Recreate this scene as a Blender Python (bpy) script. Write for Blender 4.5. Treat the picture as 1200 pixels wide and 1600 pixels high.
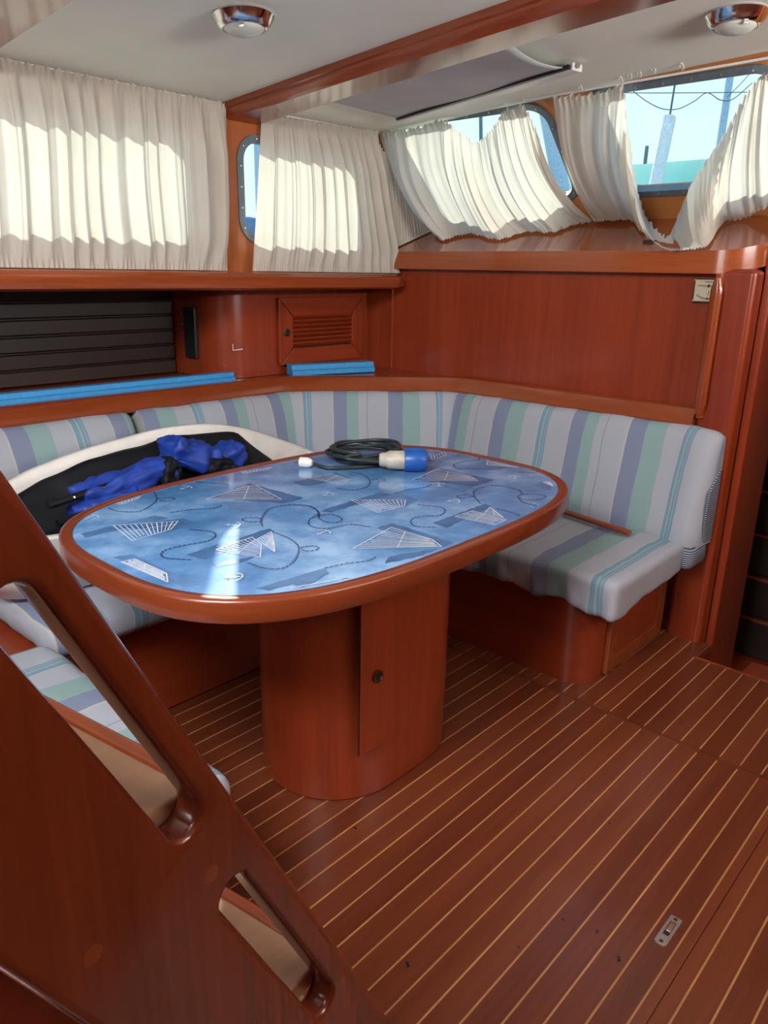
import bpy, bmesh, math, random
from mathutils import Vector as V, Matrix, noise
from mathutils.geometry import tessellate_polygon
random.seed(7)
PI = math.pi
for o in list(bpy.data.objects): bpy.data.objects.remove(o)
sc = bpy.context.scene
COL = sc.collection

# ------------------------------------------------------------------ camera
H = 1.3; FPX = 1180.0
PITCH, ROLL, YAW = [math.radians(a) for a in (17.74, 1.04, 42.15)]
CAM = V((0, 0, H))
FWD = V((math.cos(PITCH)*math.cos(YAW), math.cos(PITCH)*math.sin(YAW), -math.sin(PITCH)))
_r = V((math.sin(YAW), -math.cos(YAW), 0)); _u = _r.cross(FWD)
RGT = _r*math.cos(ROLL)+_u*math.sin(ROLL); UP = -_r*math.sin(ROLL)+_u*math.cos(ROLL)
cd = bpy.data.cameras.new('camera'); co = bpy.data.objects.new('camera', cd); COL.objects.link(co)
cd.sensor_fit = 'VERTICAL'; cd.sensor_height = 24; cd.lens = 24*FPX/1600; cd.clip_start = .02; cd.clip_end = 500
co.matrix_world = Matrix(((RGT.x, UP.x, -FWD.x, CAM.x), (RGT.y, UP.y, -FWD.y, CAM.y), (RGT.z, UP.z, -FWD.z, CAM.z), (0, 0, 0, 1)))
sc.camera = co

# ------------------------------------------------------------------ view, sky, sun, daylight
sc.view_settings.view_transform = 'Standard'; sc.view_settings.look = 'None'
sc.view_settings.exposure = 0.0; sc.view_settings.gamma = 1.0; sc.view_settings.use_curve_mapping = False
w = bpy.data.worlds.new('sky'); sc.world = w; w.use_nodes = True
nt = w.node_tree; nt.nodes.clear()
wo = nt.nodes.new('ShaderNodeOutputWorld'); bg = nt.nodes.new('ShaderNodeBackground')
tc = nt.nodes.new('ShaderNodeTexCoord'); sx = nt.nodes.new('ShaderNodeSeparateXYZ'); rp = nt.nodes.new('ShaderNodeValToRGB')
nt.links.new(tc.outputs['Generated'], sx.inputs[0]); nt.links.new(sx.outputs['Z'], rp.inputs[0])
rp.color_ramp.elements[0].position = 0.0; rp.color_ramp.elements[0].color = (.84, .91, .93, 1)
rp.color_ramp.elements[1].position = 1.0; rp.color_ramp.elements[1].color = (.30, .55, .95, 1)
e = rp.color_ramp.elements.new(.30); e.color = (.72, .89, .97, 1)
nt.links.new(rp.outputs[0], bg.inputs[0]); bg.inputs[1].default_value = 1.3
nt.links.new(bg.outputs[0], wo.inputs[0])
SUN_AZ, SUN_EL = math.radians(49), math.radians(27.5)
sd_ = V((math.cos(SUN_AZ)*math.cos(SUN_EL), math.sin(SUN_AZ)*math.cos(SUN_EL), math.sin(SUN_EL)))
sl = bpy.data.lights.new('sun', 'SUN'); sl.energy = 8; sl.angle = math.radians(.6); sl.color = (1, .93, .80)
so = bpy.data.objects.new('sun', sl); COL.objects.link(so); so.rotation_euler = sd_.to_track_quat('Z', 'Y').to_euler()
def area(name, loc, target, sx_, sy_, power, color):
    l = bpy.data.lights.new(name, 'AREA'); l.shape = 'RECTANGLE'; l.size = sx_; l.size_y = sy_; l.energy = power; l.color = color
    o = bpy.data.objects.new(name, l); COL.objects.link(o); o.location = loc
    o.rotation_euler = (V(loc)-V(target)).to_track_quat('Z', 'Y').to_euler(); return o
# daylight through the companionway hatch; the door and starboard lamps are added, unseen fill
area('companionway_hatch_daylight', (-.42, .72, 2.045), (2.7, 1.6, .75), .9, .56, 74, (1, .97, .93))
area('added_aft_fill', (-1.26, .90, 1.62), (2.7, 1.5, 1.9), .85, .60, 9, (1, .97, .92))  # added lamp behind an unseen aft opening, brightens the bulkhead
area('added_ceiling_fill', (1.75, -1.37, 1.62), (1.95, -.45, 3.32), 1.3, .34, 108, (1, .98, .93))  # added lamp aimed upward, brightens the ceiling

# ------------------------------------------------------------------ helpers
def ray(x, y): return RGT*((x-600)/FPX) - UP*((y-800)/FPX) + FWD
def onp(x, y, p0, n):
    d = ray(x, y); return CAM + d*((V(p0)-CAM).dot(V(n))/d.dot(V(n)))
def onz(x, y, z): return onp(x, y, (0, 0, z), (0, 0, 1))
def onx(x, y, X): return onp(x, y, (X, 0, 0), (1, 0, 0))
def ony(x, y, Y): return onp(x, y, (0, Y, 0), (0, 1, 0))
def atd(x, y, d): return CAM + ray(x, y)*d
def lerp(a, b, t): return a+(b-a)*t
def clamp(x, a, b): return max(a, min(b, x))

class MB:
    def __init__(s): s.v = []; s.f = []; s.uv = None
    def add(s, vs, fs):
        o = len(s.v); s.v += [V(p) for p in vs]; s.f += [tuple(i+o for i in f) for f in fs]; return s
    def box(s, x0, x1, y0, y1, z0, z1):
        return s.add([(x0,y0,z0),(x1,y0,z0),(x1,y1,z0),(x0,y1,z0),(x0,y0,z1),(x1,y0,z1),(x1,y1,z1),(x0,y1,z1)],
                     [(0,3,2,1),(4,5,6,7),(0,1,5,4),(1,2,6,5),(2,3,7,6),(3,0,4,7)])
    def obox(s, c, ax, ay, az):   # centre and three half-axis vectors
        c, ax, ay, az = V(c), V(ax), V(ay), V(az)
        return s.add([c-ax-ay-az, c+ax-ay-az, c+ax+ay-az, c-ax+ay-az, c-ax-ay+az, c+ax-ay+az, c+ax+ay+az, c-ax+ay+az],
                     [(0,3,2,1),(4,5,6,7),(0,1,5,4),(1,2,6,5),(2,3,7,6),(3,0,4,7)])
    def loops(s, rings, closed=True, cap0=False, cap1=False):
        n = len(rings[0]); vs = [p for r in rings for p in r]; fs = []
        for i in range(len(rings)-1):
            for j in range(n if closed else n-1):
                k = (j+1) % n; fs.append((i*n+j, i*n+k, (i+1)*n+k, (i+1)*n+j))
        if cap0: fs.append(tuple(range(n))[::-1])
        if cap1: fs.append(tuple((len(rings)-1)*n+j for j in range(n)))
        return s.add(vs, fs)
    def tube(s, pts, r, n=10, closed=False, cap=True):
        pts = [V(p) for p in pts]; rings = []; prev = None; N = len(pts)
        for i, p in enumerate(pts):
            if closed: t = pts[(i+1) % N]-pts[i-1]
            else: t = pts[min(i+1, N-1)]-pts[max(i-1, 0)]
            t.normalize()
            a = prev if prev is not None else (V((0,0,1)) if abs(t.z) < .9 else V((1,0,0)))
            a = (a - t*a.dot(t)).normalized(); prev = a; b = t.cross(a)
            rr = r[i] if isinstance(r, (list, tuple)) else r
            rings.append([p+(a*math.cos(2*PI*k/n)+b*math.sin(2*PI*k/n))*rr for k in range(n)])
        if closed: rings.append(rings[0])
        return s.loops(rings, True, cap and not closed, cap and not closed)
    def lathe(s, o, axis, prof, n=32, cap=True):  # prof = [(r, h)]
        o = V(o); ax = V(axis).normalized(); a = ax.orthogonal().normalized(); b = ax.cross(a)
        rings = [[o+ax*h+(a*math.cos(2*PI*k/n)+b*math.sin(2*PI*k/n))*max(r, 1e-5) for k in range(n)] for r, h in prof]
        return s.loops(rings, True, cap, cap)
    def sheet(s, outer, holes, fmap, off):   # plate with holes; fmap 2D->3D, off = thickness vector
        polys = [outer]+holes; flat = [p for q in polys for p in q]
        tri = tessellate_polygon([[V((p[0], p[1], 0)) for p in q] for q in polys])
        A = [V(fmap(*p)) for p in flat]; off = V(off); n = len(A)
        fs = [tuple(t) for t in tri]+[(t[2]+n, t[1]+n, t[0]+n) for t in tri]
        o = 0
        for q in polys:
            m = len(q)
            for j in range(m): fs.append((o+j, o+(j+1) % m, o+(j+1) % m+n, o+j+n))
            o += m
        return s.add(A+[a+off for a in A], fs)
    def build(s, name, mat, parent=None, bevel=0, seg=2, smooth=False, uvf=None, solid=0, subs=0, angle=40):
        if parent is not None: base = parent.get('_wl'); base = V(base) if base else V((0,0,0))
        else:
            xs = [p.x for p in s.v]; ys = [p.y for p in s.v]; zs = [p.z for p in s.v]
            base = V(((min(xs)+max(xs))/2, (min(ys)+max(ys))/2, min(zs)))
        me = bpy.data.meshes.new(name); me.from_pydata([tuple(p-base) for p in s.v], [], s.f)
        if uvf or s.uv:
            ul = me.uv_layers.new(name='UVMap')
            for l in me.loops:
                ul.data[l.index].uv = s.uv[l.vertex_index] if s.uv else uvf(s.v[l.vertex_index])
        bm = bmesh.new(); bm.from_mesh(me); bmesh.ops.recalc_face_normals(bm, faces=bm.faces); bm.to_mesh(me); bm.free()
        if mat: me.materials.append(mat)
        if smooth:
            me.polygons.foreach_set('use_smooth', [True]*len(me.polygons)); me.set_sharp_from_angle(angle=math.radians(angle))
        o = bpy.data.objects.new(name, me); COL.objects.link(o)
        if parent is not None: o.parent = parent; o['_wl'] = list(base)
        else: o.location = base; o['_wl'] = list(base)
        if bevel:
            b = o.modifiers.new('bevel', 'BEVEL'); b.width = bevel; b.segments = seg; b.limit_method = 'ANGLE'; b.angle_limit = math.radians(35)
            if not smooth:
                me.polygons.foreach_set('use_smooth', [True]*len(me.polygons)); b.harden_normals = True
                me.set_sharp_from_angle(angle=math.radians(35))
        if solid: m = o.modifiers.new('solid', 'SOLIDIFY'); m.thickness = solid; m.offset = 0
        if subs: m = o.modifiers.new('subs', 'SUBSURF'); m.levels = m.render_levels = subs
        return o

def tag(o, label, cat=None, group=None):
    o['label'] = label
    if cat: o['category'] = cat
    if group: o['group'] = group
    return o
def struct(o, label=None):
    o['kind'] = 'structure'
    if label: o['label'] = label
    return o
def thing(name, label, cat, loc, group=None):
    o = bpy.data.objects.new(name, None); COL.objects.link(o); o.location = loc; o['_wl'] = list(loc); o.empty_display_size = .1
    return tag(o, label, cat, group)
def sroot(name, loc, label=None):
    o = bpy.data.objects.new(name, None); COL.objects.link(o); o.location = loc; o['_wl'] = list(loc)
    return struct(o, label)
def share(src, name, parent, loc, rot=None):   # light copy sharing mesh data, placed in the parent's frame
    o = src.copy(); o.name = name; COL.objects.link(o); o.parent = parent
    base = V(parent['_wl']); o.location = V(loc)-base
    if rot: o.rotation_euler = rot
    return o
def rrect(cx, cy, w, h, r, n=8):
    out = []
    for qx, qy, a0 in ((1, 1, 0), (-1, 1, PI/2), (-1, -1, PI), (1, -1, 1.5*PI)):
        for k in range(n+1):
            a = a0+PI/2*k/n; out.append((cx+qx*(w/2-r)+r*math.cos(a), cy+qy*(h/2-r)+r*math.sin(a)))
    return out
def poly_at(pts, t):     # point on a polyline by arc length share t
    L = [0]
    for a, b in zip(pts, pts[1:]): L.append(L[-1]+(V(b)-V(a)).length)
    d = t*L[-1]
    for i in range(len(pts)-1):
        if d <= L[i+1] or i == len(pts)-2: return V(pts[i]).lerp(V(pts[i+1]), (d-L[i])/max(1e-9, L[i+1]-L[i]))
def smooth_path(pts, n, closed=False):   # Catmull-Rom
    pts = [V(p) for p in pts]; N = len(pts); out = []
    segs = N if closed else N-1
    for i in range(segs):
        p0 = pts[(i-1) % N] if closed or i > 0 else pts[0]*2-pts[1]
        p1 = pts[i]; p2 = pts[(i+1) % N]; p3 = pts[(i+2) % N] if closed or i+2 < N else pts[-1]*2-pts[-2]
        for k in range(n):
            t = k/n
            out.append(.5*((2*p1)+(p2-p0)*t+(2*p0-5*p1+4*p2-p3)*t*t+(3*p1-p0-3*p2+p3)*t**3))
    if not closed: out.append(pts[-1])
    return out

# ------------------------------------------------------------------ materials
def newmat(name):
    m = bpy.data.materials.new(name); m.use_nodes = True; nt = m.node_tree
    return m, nt, nt.nodes['Principled BSDF'], nt.nodes, nt.links
def plain(name, col, rough=.5, metal=0, coat=0, spec=.5, var=.12, scale=30, bump=0):
    m, nt, b, N, L = newmat(name)
    tcn = N.new('ShaderNodeTexCoord'); nz = N.new('ShaderNodeTexNoise'); nz.inputs['Scale'].default_value = scale; nz.inputs['Detail'].default_value = 4
    L.new(tcn.outputs['Object'], nz.inputs['Vector'])
    r = N.new('ShaderNodeValToRGB'); L.new(nz.outputs['Fac'], r.inputs[0])
    r.color_ramp.elements[0].position = .3; r.color_ramp.elements[1].position = .7
    r.color_ramp.elements[0].color = tuple(c*(1-var) for c in col)+(1,); r.color_ramp.elements[1].color = tuple(min(1, c*(1+var)) for c in col)+(1,)
    L.new(r.outputs[0], b.inputs['Base Color'])
    b.inputs['Roughness'].default_value = rough; b.inputs['Metallic'].default_value = metal
    b.inputs['Coat Weight'].default_value = coat; b.inputs['Coat Roughness'].default_value = .08; b.inputs['Specular IOR Level'].default_value = spec
    if bump:
        bp = N.new('ShaderNodeBump'); bp.inputs['Strength'].default_value = bump; bp.inputs['Distance'].default_value = .002
        L.new(nz.outputs['Fac'], bp.inputs['Height']); L.new(bp.outputs[0], b.inputs['Normal'])
    return m
def wood(name, dark, light, axis, rough=.28, coat=.35, fine=90, contrast=1.0, rnd=.10):
    m, nt, b, N, L = newmat(name)
    tcn = N.new('ShaderNodeTexCoord'); mp = N.new('ShaderNodeMapping'); L.new(tcn.outputs['Object'], mp.inputs[0])
    s = [1, 1, 1]; s['xyz'.index(axis)] = .045; mp.inputs['Scale'].default_value = s
    n1 = N.new('ShaderNodeTexNoise'); n1.inputs['Scale'].default_value = fine; n1.inputs['Detail'].default_value = 6; n1.inputs['Distortion'].default_value = .5
    n2 = N.new('ShaderNodeTexNoise'); n2.inputs['Scale'].default_value = fine*.13; n2.inputs['Detail'].default_value = 3; n2.inputs['Distortion'].default_value = 1.2
    L.new(mp.outputs[0], n1.inputs['Vector']); L.new(mp.outputs[0], n2.inputs['Vector'])
    mx = N.new('ShaderNodeMix'); mx.data_type = 'FLOAT'; mx.inputs[0].default_value = .55
    L.new(n1.outputs['Fac'], mx.inputs[2]); L.new(n2.outputs['Fac'], mx.inputs[3])
    oi = N.new('ShaderNodeObjectInfo'); ma = N.new('ShaderNodeMath'); ma.operation = 'MULTIPLY_ADD'
    L.new(oi.outputs['Random'], ma.inputs[0]); ma.inputs[1].default_value = rnd*2; ma.inputs[2].default_value = -rnd
    ad = N.new('ShaderNodeMath'); ad.operation = 'ADD'; L.new(mx.outputs[0], ad.inputs[0]); L.new(ma.outputs[0], ad.inputs[1])
    r = N.new('ShaderNodeValToRGB'); L.new(ad.outputs[0], r.inputs[0])
    r.color_ramp.elements[0].position = .5-.2/contrast; r.color_ramp.elements[1].position = .5+.2/contrast
    r.color_ramp.elements[0].color = dark+(1,); r.color_ramp.elements[1].color = light+(1,)
    L.new(r.outputs[0], b.inputs['Base Color'])
    b.inputs['Roughness'].default_value = rough; b.inputs['Coat Weight'].default_value = coat; b.inputs['Coat Roughness'].default_value = .1
    bp = N.new('ShaderNodeBump'); bp.inputs['Strength'].default_value = .06; bp.inputs['Distance'].default_value = .001
    L.new(n1.outputs['Fac'], bp.inputs['Height']); L.new(bp.outputs[0], b.inputs['Normal'])
    return m
def wood_uv(name, dark, light, **k):
    m = wood(name, dark, light, 'x', **k); nt = m.node_tree
    mp = [n for n in nt.nodes if n.type == 'MAPPING'][0]; uv = nt.nodes.new('ShaderNodeUVMap')
    for l in list(mp.inputs[0].links): nt.links.remove(l)
    nt.links.new(uv.outputs[0], mp.inputs[0]); return m
MAH_D, MAH_L = (.195, .0245, .0070), (.300, .046, .0135)
M = {}
for ax in 'xyz': M['wood_'+ax] = wood('varnished_mahogany_'+ax, MAH_D, MAH_L, ax)
for ax in 'xyz': M['edge_'+ax] = wood('varnished_mahogany_edge_'+ax, (.19, .033, .009), (.32, .070, .0185), ax, rough=.2, coat=.6, rnd=.03)
M['rim_uv'] = wood_uv('varnished_mahogany_rim', (.135, .022, .0070), (.225, .044, .0125), rough=.30, coat=.3, rnd=.03)
M['edge_uv'] = wood_uv('varnished_mahogany_bent', (.18, .032, .009), (.30, .066, .018), rough=.2, coat=.6, rnd=.03)
M['plank'] = wood('sole_mahogany', (.098, .0190, .0075), (.165, .039, .0150), 'x', rough=.33, coat=.15, rnd=.14)
M['front'] = wood('window_lit_wood', (.46, .165, .050), (.60, .25, .085), 'y', rough=.3, coat=.3, rnd=.03)  # lightened wood: brightness from the windows is put into its colour
M['sill'] = wood('sill_lit_wood', (.22, .045, .013), (.35, .085, .026), 'y', rough=.18, coat=.6, rnd=.03)  # lighter tone paints in the light falling on the sill top
M['pillar'] = wood('pillar_lit_wood', (.30, .075, .020), (.42, .120, .034), 'z', rough=.25, coat=.4, rnd=.03)  # port wall lightened likewise, window light painted into the wood
M['strip'] = wood('sole_holly', (.34, .15, .055), (.46, .225, .085), 'x', rough=.36, coat=.1)
M['tread'] = wood('tread_wood', (.30, .155, .09), (.40, .22, .135), 'x', rough=.42, coat=.1)
M['niche'] = wood('shade_dark_wood', (.011, .0045, .003), (.022, .008, .005), 'x', rough=.5, coat=0)  # near-black wood: shade of niche and passage put into the colour
M['ceiling'] = plain('headliner_vinyl', (.85, .88, .79), .6, var=.05, scale=3, bump=.05)
M['blind'] = plain('blind_fabric', (.50, .51, .53), .8, var=.06, scale=9, bump=.1)
M['chrome'] = plain('chrome', (.72, .71, .70), .14, 1, var=.03)
M['steel'] = plain('brushed_steel', (.60, .60, .60), .3, 1, var=.05)
M['brass'] = plain('dark_brass', (.16, .10, .05), .35, 1, var=.1)
M['black'] = plain('black_plastic', (.012, .012, .014), .4)
M['frame'] = plain('window_frame_aluminium', (.15, .19, .22), .38, .3)
M['white'] = plain('white_plastic', (.74, .74, .73), .35, var=.04)
M['opal'] = plain('frosted_dome', (.62, .66, .60), .35, var=.03)
M['shell'] = plain('white_gelcoat', (.74, .73, .71), .32, var=.08, scale=14)
M['bagblack'] = plain('black_nylon', (.004, .005, .009), .6, spec=.25, bump=.3, scale=40)
M['bagblue'] = plain('blue_nylon', (.008, .042, .31), .55, var=.25, scale=25, bump=.3)
M['foam'] = plain('blue_foam', (.035, .27, .60), .55, var=.08, scale=60)
M['cable'] = plain('cable_rubber', (.020, .030, .034), .42)
M['plugblue'] = plain('plug_blue', (.010, .085, .36), .38)
M['pluggrey'] = plain('plug_grey', (.42, .40, .35), .5, var=.25)
M['deckwhite'] = plain('boat_gelcoat', (.80, .82, .84), .4)
M['mastblue'] = plain('mast_paint', (.42, .56, .68), .4)
M['mastwhite'] = plain('furled_sail', (.86, .88, .90), .7)
M['wire'] = plain('rigging_wire', (.10, .16, .20), .5)
M['tarp'] = plain('green_tarp', (.24, .62, .50), .7, var=.15, scale=.6)
M['sea'] = plain('harbour_water', (.10, .28, .30), .15, var=.2, scale=.4)
M['canvasblue'] = plain('blue_canvas', (.10, .22, .45), .8)
M['dial'] = plain('dial_cream', (.62, .56, .42), .5, var=.05)
M['dialbrass'] = plain('dial_brass', (.55, .38, .14), .4, .3)
M['navy'] = None
def cloth_mat():
    m, nt, b, N, L = newmat('striped_cotton_throw')
    uv = N.new('ShaderNodeUVMap'); s = N.new('ShaderNodeSeparateXYZ'); L.new(uv.outputs[0], s.inputs[0])
    nz = N.new('ShaderNodeTexNoise'); nz.inputs['Scale'].default_value = 6; tcn = N.new('ShaderNodeTexCoord'); L.new(tcn.outputs['Object'], nz.inputs['Vector'])
    ma = N.new('ShaderNodeMath'); ma.operation = 'MULTIPLY_ADD'; L.new(nz.outputs['Fac'], ma.inputs[0]); ma.inputs[1].default_value = .016; L.new(s.outputs[0], ma.inputs[2])
    dv = N.new('ShaderNodeMath'); dv.operation = 'DIVIDE'; L.new(ma.outputs[0], dv.inputs[0]); dv.inputs[1].default_value = .575
    fr = N.new('ShaderNodeMath'); fr.operation = 'FRACT'; L.new(dv.outputs[0], fr.inputs[0])
    r = N.new('ShaderNodeValToRGB'); cr = r.color_ramp; cr.interpolation = 'CONSTANT'; L.new(fr.outputs[0], r.inputs[0])
    lt = (.36, .385, .455); cm = (.43, .43, .43); bl = (.195, .232, .345); gr = (.235, .355, .365); te = (.175, .295, .385); tl = (.28, .38, .43)
    seq = [(0, te), (.010, tl), (.016, te), (.026, lt), (.029, te), (.034, lt), (.125, cm), (.13, bl), (.185, gr), (.235, lt), (.268, (.27, .285, .32)), (.272, lt), (.352, cm), (.358, bl), (.422, gr), (.495, lt), (.565, cm), (.570, te)]
    els = cr.elements
    els[0].position = 0; els[0].color = seq[0][1]+(1,); els[1].position = seq[1][0]/.575; els[1].color = seq[1][1]+(1,)
    for p, c in seq[2:]: q = els.new(p/.575); q.color = c+(1,)
    L.new(r.outputs[0], b.inputs['Base Color']); b.inputs['Roughness'].default_value = .9; b.inputs['Specular IOR Level'].default_value = .15
    n2 = N.new('ShaderNodeTexNoise'); n2.inputs['Scale'].default_value = 24; n2.inputs['Detail'].default_value = 3; L.new(tcn.outputs['Object'], n2.inputs['Vector'])
    bp = N.new('ShaderNodeBump'); bp.inputs['Strength'].default_value = .35; bp.inputs['Distance'].default_value = .006
    L.new(n2.outputs['Fac'], bp.inputs['Height']); L.new(bp.outputs[0], b.inputs['Normal'])
    return m
M['cloth'] = cloth_mat()
def navy_mat():
    m, nt, b, N, L = newmat('navy_pinstripe')
    tcn = N.new('ShaderNodeTexCoord'); s = N.new('ShaderNodeSeparateXYZ'); L.new(tcn.outputs['Object'], s.inputs[0])
    ma = N.new('ShaderNodeMath'); ma.operation = 'MULTIPLY'; L.new(s.outputs['Z'], ma.inputs[0]); ma.inputs[1].default_value = 130
    fr = N.new('ShaderNodeMath'); fr.operation = 'FRACT'; L.new(ma.outputs[0], fr.inputs[0])
    r = N.new('ShaderNodeValToRGB'); r.color_ramp.interpolation = 'CONSTANT'; L.new(fr.outputs[0], r.inputs[0])
    r.color_ramp.elements[0].color = (.045, .06, .11, 1); r.color_ramp.elements[1].position = .6; r.color_ramp.elements[1].color = (.33, .36, .42, 1)
    L.new(r.outputs[0], b.inputs['Base Color']); b.inputs['Roughness'].default_value = .9
    return m
M['navy'] = navy_mat()
def curtain_mat(name, col, trans):
    m, nt, b, N, L = newmat(name); N.remove(b); out = N['Material Output']
    tcn = N.new('ShaderNodeTexCoord'); nz = N.new('ShaderNodeTexNoise'); nz.inputs['Scale'].default_value = 9; L.new(tcn.outputs['Object'], nz.inputs['Vector'])
    r = N.new('ShaderNodeValToRGB'); L.new(nz.outputs['Fac'], r.inputs[0])
    r.color_ramp.elements[0].position = .3; r.color_ramp.elements[0].color = tuple(c*.93 for c in col)+(1,); r.color_ramp.elements[1].position = .7; r.color_ramp.elements[1].color = col+(1,)
    d = N.new('ShaderNodeBsdfDiffuse'); t = N.new('ShaderNodeBsdfTranslucent'); mx = N.new('ShaderNodeMixShader'); mx.inputs[0].default_value = trans
    L.new(r.outputs[0], d.inputs[0]); L.new(r.outputs[0], t.inputs[0]); L.new(d.outputs[0], mx.inputs[1]); L.new(t.outputs[0], mx.inputs[2]); L.new(mx.outputs[0], out.inputs[0])
    return m
M['curtain'] = curtain_mat('cream_voile', (.74, .70, .62), .42)
def glass_mat():
    m, nt, b, N, L = newmat('window_glass'); N.remove(b); out = N['Material Output']
    t = N.new('ShaderNodeBsdfTransparent'); t.inputs[0].default_value = (.90, .97, .98, 1)
    g = N.new('ShaderNodeBsdfGlossy'); g.inputs['Roughness'].default_value = .02; mx = N.new('ShaderNodeMixShader'); mx.inputs[0].default_value = .035; L.new(t.outputs[0], mx.inputs[1]); L.new(g.outputs[0], mx.inputs[2]); L.new(mx.outputs[0], out.inputs[0])
    return m
M['glass'] = glass_mat()
def laminate_mat():
    m, nt, b, N, L = newmat('blue_mottled_laminate')
    tcn = N.new('ShaderNodeTexCoord'); n1 = N.new('ShaderNodeTexNoise'); n1.inputs['Scale'].default_value = 5; n1.inputs['Detail'].default_value = 8; n1.inputs['Roughness'].default_value = .62
    L.new(tcn.outputs['Object'], n1.inputs['Vector'])
    r = N.new('ShaderNodeValToRGB'); L.new(n1.outputs['Fac'], r.inputs[0])
    r.color_ramp.elements[0].position = .36; r.color_ramp.elements[0].color = (.060, .185, .42, 1)
    r.color_ramp.elements[1].position = .64; r.color_ramp.elements[1].color = (.25, .44, .73, 1)
    q = r.color_ramp.elements.new(.5); q.color = (.115, .28, .57, 1)
    L.new(r.outputs[0], b.inputs['Base Color']); b.inputs['Roughness'].default_value = .16; b.inputs['Coat Weight'].default_value = .25; b.inputs['Coat Roughness'].default_value = .04
    return m
M['laminate'] = laminate_mat()
M['p_dark'] = plain('print_dark_wash', (.055, .145, .33), .18, var=.25, scale=18)
M['p_pale'] = plain('print_pale_wash', (.085, .20, .42), .18, var=.22, scale=18)
M['p_white'] = plain('print_white', (.62, .72, .84), .2, var=.12, scale=60)
M['p_rope'] = plain('print_rope', (.022, .060, .165), .2, var=.2, scale=60)

# ------------------------------------------------------------------ ceiling shape
YC = .55
def zc(x, y):
    k = lerp(.08, .045, clamp((x-1.9)/.72, 0, 1)); b = lerp(1.855, 1.864, clamp((x-1.9)/.72, 0, 1))
    d = abs(y-YC); full = 2.42-YC
    d = math.sqrt(d*d+.16)-.02
    return b+k*(full-d)

# front (raked) window wall frame
NF = V((1, 0, 1.114)).normalized(); PF = V((3.06, 0, 1.51)); SD = V((-1.114, 0, 1)).normalized()
def fpl(y, s, off=0): return PF+SD*s+V((0, y, 0))-NF*off
# sloping sill plane
SZ = lambda x: 1.381+.325*(x-2.66)
NS = V((-.325, 0, 1)).normalized()

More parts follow.
